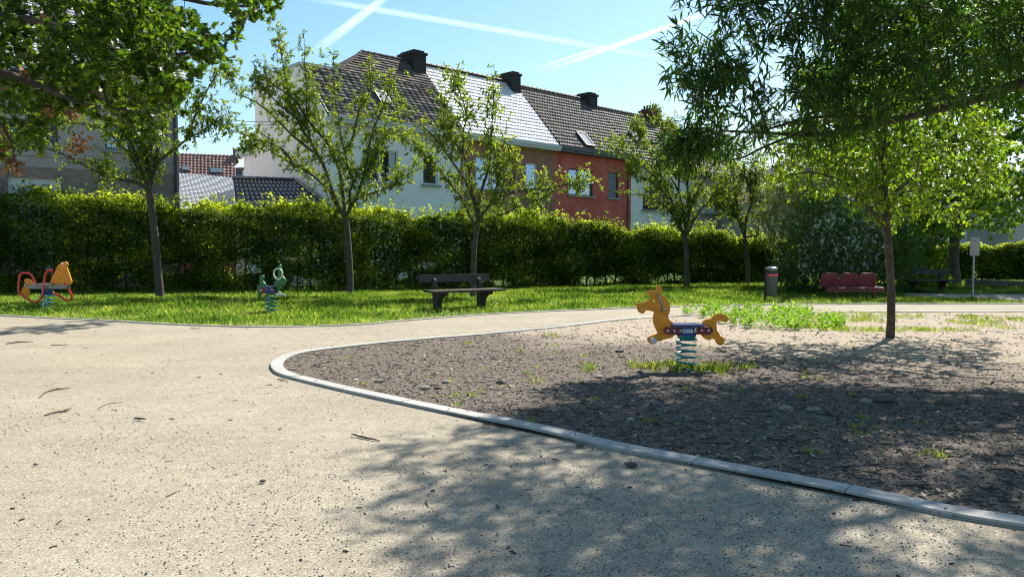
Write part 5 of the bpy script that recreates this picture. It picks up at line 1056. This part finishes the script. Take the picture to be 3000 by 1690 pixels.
stick('short dark stick on the gravel in the dappled shade', [(1615, 1349), (1627, 1350), (1638, 1350)], .008)
stick('pale broken stick on the lower gravel', [(1455, 1483), (1459, 1489), (1462, 1494)], .008)
stick('thin forked twig on the lower left gravel', L_([(1178, 1345), (1210, 1330), (1255, 1312)]), .0045)
stick('thin long twig on the sunny gravel between the sticks', L_([(690, 720), (760, 690), (830, 678), (870, 670)]), .004)
def stone(label, px, py, r_, dark, grp):
    c = G(px, py, .01); bm = bmesh.new(); bmesh.ops.create_icosphere(bm, subdivisions=2, radius=1)
    for v in bm.verts:
        k = 1 + .35 * mnoise.noise(v.co * 1.3 + Vector((px, py, 0))); v.co = Vector((v.co.x * k * r_ * 1.25, v.co.y * k * r_ * .8, v.co.z * k * r_ * .55)) + c + Vector((0, 0, r_ * .3))
    me = bpy.data.meshes.new('stone'); bm.to_mesh(me); bm.free(); tag(link('stone', me, M['stone_dark'] if dark else M['stone_pale']), label, 'stone', grp)
M['stone_dark'] = simple('dark_stone', (.10, .08, .07), .85, var=.3, scale=30, bmp=.5); M['stone_pale'] = simple('pale_stone', (.25, .215, .18), .85, var=.25, scale=30, bmp=.5)
for a in (('dark reddish stone in the bed near the middle', 1468, 1124, .045, 1), ('small pale stone right of the kerb nose', 1308, 1122, .04, 0), ('flat tan stone in the bed beside a dark one', 1245, 1141, .045, 0), ('dark bluish stone beside the flat tan stone', 1284, 1140, .035, 1),
          ('tan stone in the bed nearest the kerb nose', 1112, 1120, .045, 0), ('large brown stone left of the horse rocker', 1815, 1032, .05, 1), ('pale stone half way to the horse rocker', 1755, 1107, .04, 0), ('pale flat stone in the deep shade', 2303, 1202, .055, 0),
          ('tan flat stone in the shade right of the pale one', 2382, 1205, .055, 0), ('pale stone in the shade left of a brown one', 2535, 1180, .05, 0), ('large brown stone in the shade at right', 2594, 1178, .085, 1), ('black brown stone on a sunlit patch at right', 2770, 1185, .07, 1),
          ('greenish round stone on the gravel below the kerb', 1850, 1364, .032, 1), ('dark stone against the kerb on the gravel', 1699, 1306, .025, 1), ('small black stone on the gravel at centre left', 770, 1410, .017, 1), ('dark pebble near the left picture edge', 104, 1361, .014, 1), ('white crumpled bit of stone near the right kerb', 2818, 1392, .03, 0)):
    stone(a[0], a[1], a[2], a[3], a[4], 'loose stones on the ground')
def in2(P2, poly): return np.array([inpoly(x, y, poly) for x, y in P2])
bedpoly = K2s + [(14, -3), (60, -3)]
def scatter(n, region, poly=None, dn=None):
    """points in a fan so that density falls with distance"""
    (x0, x1), (y0, y1) = region; Y = y0 * (y1 / y0) ** RS.rand(n); X = (x0 + (x1 - x0) * RS.rand(n)) * Y; Q = np.stack([X, Y], 1)
    if poly is not None: Q = Q[in2(Q, poly)]
    return Q
# gravel on the path
Q = scatter(85000, ((-.75, .75), (2.6, 14))); mk = ~in2(Q, bedpoly); Q = Q[mk]
g = np.array([mnoise.noise(Vector((x * .55, y * .55, 3))) for x, y in Q]); Q = Q[(RS.rand(len(Q)) < np.clip(.30 + 1.0 * g + .12 * Q[:, 0] / 2, .08, 1))]
n = len(Q); sz = .0024 + .0042 * RS.rand(n) ** 2.5; sz *= (1 + .05 * Q[:, 1]); T = np.column_stack([Q, sz * .3]); Mx = rotmats(n, True) * (sz[:, None, None] * np.array([1, .8, .7])[None, None, :])
o = stamp('loose_gravel', ROCK[0], ROCK[1], Mx, T, M['pebble'], None, np.clip(RS.beta(1.0, 1.5, n), 0, 1)); tag(o, 'loose pale and dark grit scattered over the gravel path', 'gravel', kind='stuff')
# bark chips and small stones in the bed
Q = scatter(110000, ((-.5, .9), (3.4, 17)), bedpoly); n = len(Q)
fs = np.clip((Q[:, 1] - 8.9) * .30 + (Q[:, 0] - 2.6) * .20, 0, 1); Q = Q[RS.rand(n) > fs * .7]; n = len(Q)
sz = (.004 + .015 * RS.rand(n) ** 2.8) * (.5 + .055 * Q[:, 1]); T = np.column_stack([Q, .012 + sz * .25]); Mx = rotmats(n) * (sz[:, None, None] * np.stack([np.ones(n), .35 + .4 * RS.rand(n), .18 + .35 * RS.rand(n)], 1)[:, None, :])
o = stamp('bark_mulch', ROCK[0], ROCK[1], Mx, T, M['chip'], None, RS.beta(.95, 1.2, n)); tag(o, 'brown bark chips, grit and litter covering the play bed', 'mulch', kind='stuff')
# fallen leaves in the bed and thin twigs
Q = scatter(2600, ((-.45, .9), (3.6, 15)), bedpoly); n = len(Q); A = unit(np.column_stack([RS.normal(size=(n, 2)), RS.normal(size=n) * .2])); l = .03 + .04 * RS.rand(n)
o = stamp('fallen_leaves', LEAF[0], LEAF[1], frames(A, l * .5, l, np.array([0, 0, 2.0])), np.column_stack([Q, .02 + .01 * RS.rand(n)]), vmat('fallen_leaf', [(0, (.10, .07, .04)), (.5, (.25, .19, .12)), (.8, (.42, .37, .28)), (1, (.16, .2, .06))], .8), None); tag(o, 'dry fallen leaves scattered over the play bed', 'leaves', kind='stuff')
def twigs(name, label, n, region, poly, inv, lmin, lmax):
    Q = scatter(n, region); k = in2(Q, bedpoly); Q = Q[~k if inv else k]; n = len(Q); a = RS.rand(n) * np.pi; A = np.stack([np.cos(a), np.sin(a) * .8, np.zeros(n)], 1); A = unit(A); l = lmin + (lmax - lmin) * RS.rand(n) ** 2; r_ = .0012 + .0022 * RS.rand(n)
    bx = [(-1, 0, -1), (1, 0, -1), (1, 0, 1), (-1, 0, 1), (-1, .5, -.3), (1, .5, -.3), (1, .5, 1.8), (-1, .5, 1.8), (-1, 1, -1), (1, 1, -1), (1, 1, 1), (-1, 1, 1)]; ff = []
    for b in (0, 4): ff += [(b + i, b + (i + 1) % 4, b + 4 + (i + 1) % 4, b + 4 + i) for i in range(4)]
    Sx = np.cross(A, [0, 0, 1]); M3 = np.stack([Sx * r_[:, None], A * l[:, None], np.tile([0, 0, 1.0], (n, 1)) * r_[:, None]], axis=2)
    tag(stamp(name, bx, ff, M3, np.column_stack([Q, np.full(n, .016 if not inv else .004)]), M['chip'], None, RS.rand(n) * .45), label, 'twigs', kind='stuff')
twigs('fine_twigs', 'fine dark twigs and bits of debris on the gravel path', 260, ((-.72, .6), (3, 14)), None, True, .008, .055)
twigs('bed_twigs', 'fine broken twigs lying in the play bed', 1700, ((-.45, .8), (3.5, 14)), None, False, .03, .2)
# grass
def blades(name, label, Q, h, mat, w0=.008, kind='stuff', v=None, cat='grass'):
    n = len(Q); az = RS.rand(n) * 2 * np.pi; ln = np.abs(RS.normal(size=n)) * .45; A = unit(np.stack([np.cos(az) * ln, np.sin(az) * ln, np.ones(n)], 1)); B = np.stack([-np.sin(az), np.cos(az), np.zeros(n)], 1)
    Nn = np.cross(B, A); M3 = np.stack([B * (w0 * (.7 + .6 * RS.rand(n)))[:, None], A * h[:, None], Nn * h[:, None]], axis=2); T = np.column_stack([Q, np.zeros(n)])
    tv = [(-.5, 0, 0), (.5, 0, 0), (.35, .6, .06), (0, 1, .28), (-.35, .6, .06)]
    o = stamp(name, tv, [(0, 1, 2, 3, 4)], M3, T, mat, None, v)
    return tag(o, label, cat, kind=kind)
HB = [(x, y) for x, y, _ in hb]; lawnp = [p for p in K1 if -22 < p[0] < 24] + [(24, 33), (13.5, 33.5)] + [(x, y + .5) for x, y in HB[::-1]]
n = 330000; X = RS.uniform(-17, 22, n); Y = 13.9 + 20 * RS.rand(n) ** 1.3
Q = np.stack([X, Y], 1); Q = Q[np.abs(Q[:, 0]) < Q[:, 1] * .72 + 1]
k = np.array([inpoly(x, y, lawnp) for x, y in Q]); Q = Q[k]
sp2 = [(p.x, p.y) for p in a0]; k = np.array([not inpoly(x, y, sp2) for x, y in Q]); Q = Q[k]
g1 = np.array([mnoise.noise(Vector((x * .9, y * .9, 0))) for x, y in Q]); g2 = np.array([mnoise.noise(Vector((x * .33, y * .5, 9))) for x, y in Q])
K1a = np.array(K1); dk = np.array([np.min(np.hypot(K1a[:, 0] - x, K1a[:, 1] - y)) for x, y in Q]); ky = np.interp(Q[:, 0], K1a[:, 0], K1a[:, 1]); dk = Q[:, 1] - ky
bare = (np.hypot((Q[:, 0] + 1.5) / 1.7, (Q[:, 1] - 16.9) / .55) < 1) & (RS.rand(len(Q)) < .8)
bare |= (g1 + g2 < -.42) & (RS.rand(len(Q)) < .7)
k = (dk > .09) & ~bare & (RS.rand(len(Q)) < .45 + .9 * np.clip(dk / .8, 0, .7)); Q, g1, g2, dk = Q[k], g1[k], g2[k], dk[k]
h = (.05 + .05 * RS.rand(len(Q)) + .09 * np.clip(g1, 0, 1) + .05 * np.clip(g2, 0, 1)) * np.clip(.55 + dk * .6, .4, 1.25)
blades('lawn_grass', 'sunlit uneven lawn grass between the edging and the hedge', Q, h, M['grass'], .011, v=np.clip(RS.normal(.45, .2, len(Q)) - .5 * g1 - .25 * g2 + .16 * (dk < .5), 0, 1))
# tufts in the bed, ring of grass round the rocker spring
def tufts(name, label, cs, nb, rad, hh, mat=None, w0=.006):
    Q = []; H = []
    for (x, y), s in cs:
        k = int(nb * s); Q.append(np.stack([x + RS.normal(size=k) * rad * s, y + RS.normal(size=k) * rad * s], 1)); H.append(hh * s * (.4 + .8 * RS.rand(k)))
    Q = np.vstack(Q); return blades(name, label, Q, np.concatenate(H), mat or M['grass'], w0, v=np.clip(RS.normal(.68, .2, len(Q)), 0, 1))
cs = []
for _ in range(95):
    Y = random.uniform(5.8, 11.5); X = random.uniform(-.28, .55) * Y
    if inpoly(X, Y, bedpoly): cs.append(((X, Y), random.uniform(.35, 1.0)))
for px, py, s in ((1010, 1085, 1), (1055, 1092, 1), (1340, 1200 - 37, 1.2), (1385, 1162, 1.3), (1265, 1108, 1), (1545, 1098, 1.2), (1560, 1107, 1), (1610, 985, 1.6), (1632, 990, 1.4), (1375, 1008, 1.3), (2500, 1255, 1.3), (2740, 1340, 1.6), (2370, 1330, 1.2), (2330, 1018, 1)):
    q_ = G(px, py); cs.append(((q_.x, q_.y), s * .8))
tufts('bed_tufts', 'small bright grass tufts sprouting through the play bed', cs, 30, .035, .06, None, .0045)
cs = []
for _ in range(90):
    a = random.uniform(0, 2 * math.pi); d = abs(random.gauss(0, .24)); cs.append(((hb_.x + d * 1.7 * math.cos(a), hb_.y + .08 + d * .95 * math.sin(a)), random.uniform(.25, 1.0)))
tufts('rocker_grass', 'ring of thin yellowish grass around the foot of the horse rocker', cs, 34, .045, .125, None, .003)
cs = []
for _ in range(520):
    px, py = random.uniform(2350, 3000), random.uniform(918, 975); q_ = G(px, py)
    if mnoise.noise(Vector((q_.x * .8, q_.y * .8, 5))) > -.05: cs.append(((q_.x, q_.y), random.uniform(.6, 1.2)))
tufts('sparse_grass', 'sparse grass on the sandy earth beyond the lone tree', cs, 22, .07, .09)
# weed patch
C, A = [], []
wp = [(1985, 925), (2060, 912), (2250, 915), (2360, 920), (2470, 935), (2475, 962), (2400, 975), (2200, 965), (2100, 950), (2080, 935)]
cnt = 0
while cnt < 240:
    px, py = random.uniform(1975, 2480), random.uniform(910, 978)
    if not inpoly(px, py, wp): continue
    q_ = G(px, py); cnt += 1; hh = random.uniform(.10, .27) * (1.15 if 2080 < px < 2400 else .8)
    lx, ly = random.gauss(0, .05), random.gauss(0, .05)
    for k in range(int(34)):
        f = random.random() ** .7; C.append((q_.x + lx * f + random.gauss(0, .028), q_.y + ly * f + random.gauss(0, .028), hh * f + .01)); A.append((random.gauss(0, 1), random.gauss(0, 1), random.gauss(.25, .4)))
C = np.array(C, 'f'); A = unit(np.array(A)); l = .055 * (.6 + .7 * RS.rand(len(C)))
tag(stamp('weed_patch', LEAF[0], LEAF[1], frames(A, l * .55, l, np.array([0, 0, .8])), C, M['weed'], None, np.clip(RS.normal(.5, .22, len(C)), 0, 1)), 'bright green leafy weeds along the far edge of the play bed', 'weeds', kind='stuff')
# broadleaf plants in the lawn
C, A = [], []
for _ in range(420):
    px, py = random.uniform(-50, 2400), random.uniform(850, 945); q_ = G(px, py)
    if not inpoly(q_.x, q_.y, lawnp): continue
    for k in range(9):
        a = random.uniform(0, 6.28); C.append((q_.x + .05 * math.cos(a), q_.y + .05 * math.sin(a), random.uniform(.03, .13))); A.append((math.cos(a), math.sin(a), .5))
C = np.array(C, 'f'); A = unit(np.array(A)); l = .06 * (.6 + .7 * RS.rand(len(C)))
tag(stamp('lawn_weeds', LEAF[0], LEAF[1], frames(A, l * .4, l, np.array([0, 0, 1.0])), C, M['weed'], None, RS.rand(len(C)) * .8), 'broad leaved weeds among the lawn grass', 'weeds', kind='stuff')
# ------------------------------------------------------------------ contrails: thin sheets of ice cloud high above
def contrail_mat(name, dens_):
    m = bpy.data.materials.new(name); m.use_nodes = True; t = m.node_tree; t.nodes.clear(); o = N_(t, 'OutputMaterial')
    uv = N_(t, 'Attribute', attribute_name='uvw'); sx = N_(t, 'SeparateXYZ'); t.links.new(uv.outputs['Vector'], sx.inputs[0])
    e = math_(t, 'SUBTRACT', 1, math_(t, 'POWER', math_(t, 'ABSOLUTE', math_(t, 'SUBTRACT', math_(t, 'MULTIPLY', sx.outputs[1], 2), 1)), 1.6))
    fade = math_(t, 'MULTIPLY', math_(t, 'MINIMUM', math_(t, 'MULTIPLY', sx.outputs[0], 6), 1), math_(t, 'MINIMUM', math_(t, 'MULTIPLY', math_(t, 'SUBTRACT', 1, sx.outputs[0]), 2.2), 1))
    nz = ramp(t, noise(t, .006, 6, .65), [(.25, (.45, .45, .45)), (.7, (1, 1, 1))])
    a = math_(t, 'MULTIPLY', math_(t, 'MULTIPLY', e, fade), math_(t, 'MULTIPLY', nz, dens_))
    d = N_(t, 'BsdfTranslucent'); d.inputs[0].default_value = (1, 1, 1, 1); d2 = N_(t, 'BsdfDiffuse'); d2.inputs[0].default_value = (.95, .95, .95, 1)
    mx0 = N_(t, 'AddShader'); t.links.new(d.outputs[0], mx0.inputs[0]); t.links.new(d2.outputs[0], mx0.inputs[1])
    tr = N_(t, 'BsdfTransparent'); mx = N_(t, 'MixShader'); t.links.new(a, mx.inputs[0]); t.links.new(tr.outputs[0], mx.inputs[1]); t.links.new(mx0.outputs[0], mx.inputs[2]); t.links.new(mx.outputs[0], o.inputs[0])
    return m
def contrail(label, p0, p1, w0, w1, dn, H=2500):
    x0, y0 = p0; x1, y1 = p1; d = Vector((x1 - x0, y1 - y0)).normalized(); n = Vector((-d.y, d.x)); V = []; U = []
    K = 24
    for i in range(K + 1):
        f = i / K; c = Vector((x0, y0)).lerp(Vector((x1, y1)), f); w_ = (w0 + (w1 - w0) * f) / 2
        for s_, v_ in ((-1, 0), (1, 1)):
            V.append(tuple(G(c.x + n.x * w_ * s_, c.y + n.y * w_ * s_, H))); U.append((f, v_, 0))
    me = bpy.data.meshes.new('contrail'); me.from_pydata(V, [], [(2 * i, 2 * i + 1, 2 * i + 3, 2 * i + 2) for i in range(K)]); at = me.attributes.new('uvw', 'FLOAT_VECTOR', 'POINT'); at.data.foreach_set('vector', np.array(U, 'f').ravel())
    tag(link('contrail', me, contrail_mat('contrail_ice', dn)), label, 'contrail', 'contrails crossing the sky')
contrail('long thin contrail running from the top left down across the whole sky', (860, -12), (2060, 190), 24, 20, .22)
contrail('broad short contrail slanting steeply at upper left', (1140, -15), (905, 165), 28, 40, .32)
contrail('bright contrail rising to the right behind the narrow leaved tree', (2100, 28), (1560, 222), 20, 20, .36)
contrail('faint twin contrail just above the rising one', (1790, 128), (1540, 212), 9, 10, .28)
for o in bpy.data.objects:
    if '_w' in o: del o['_w']
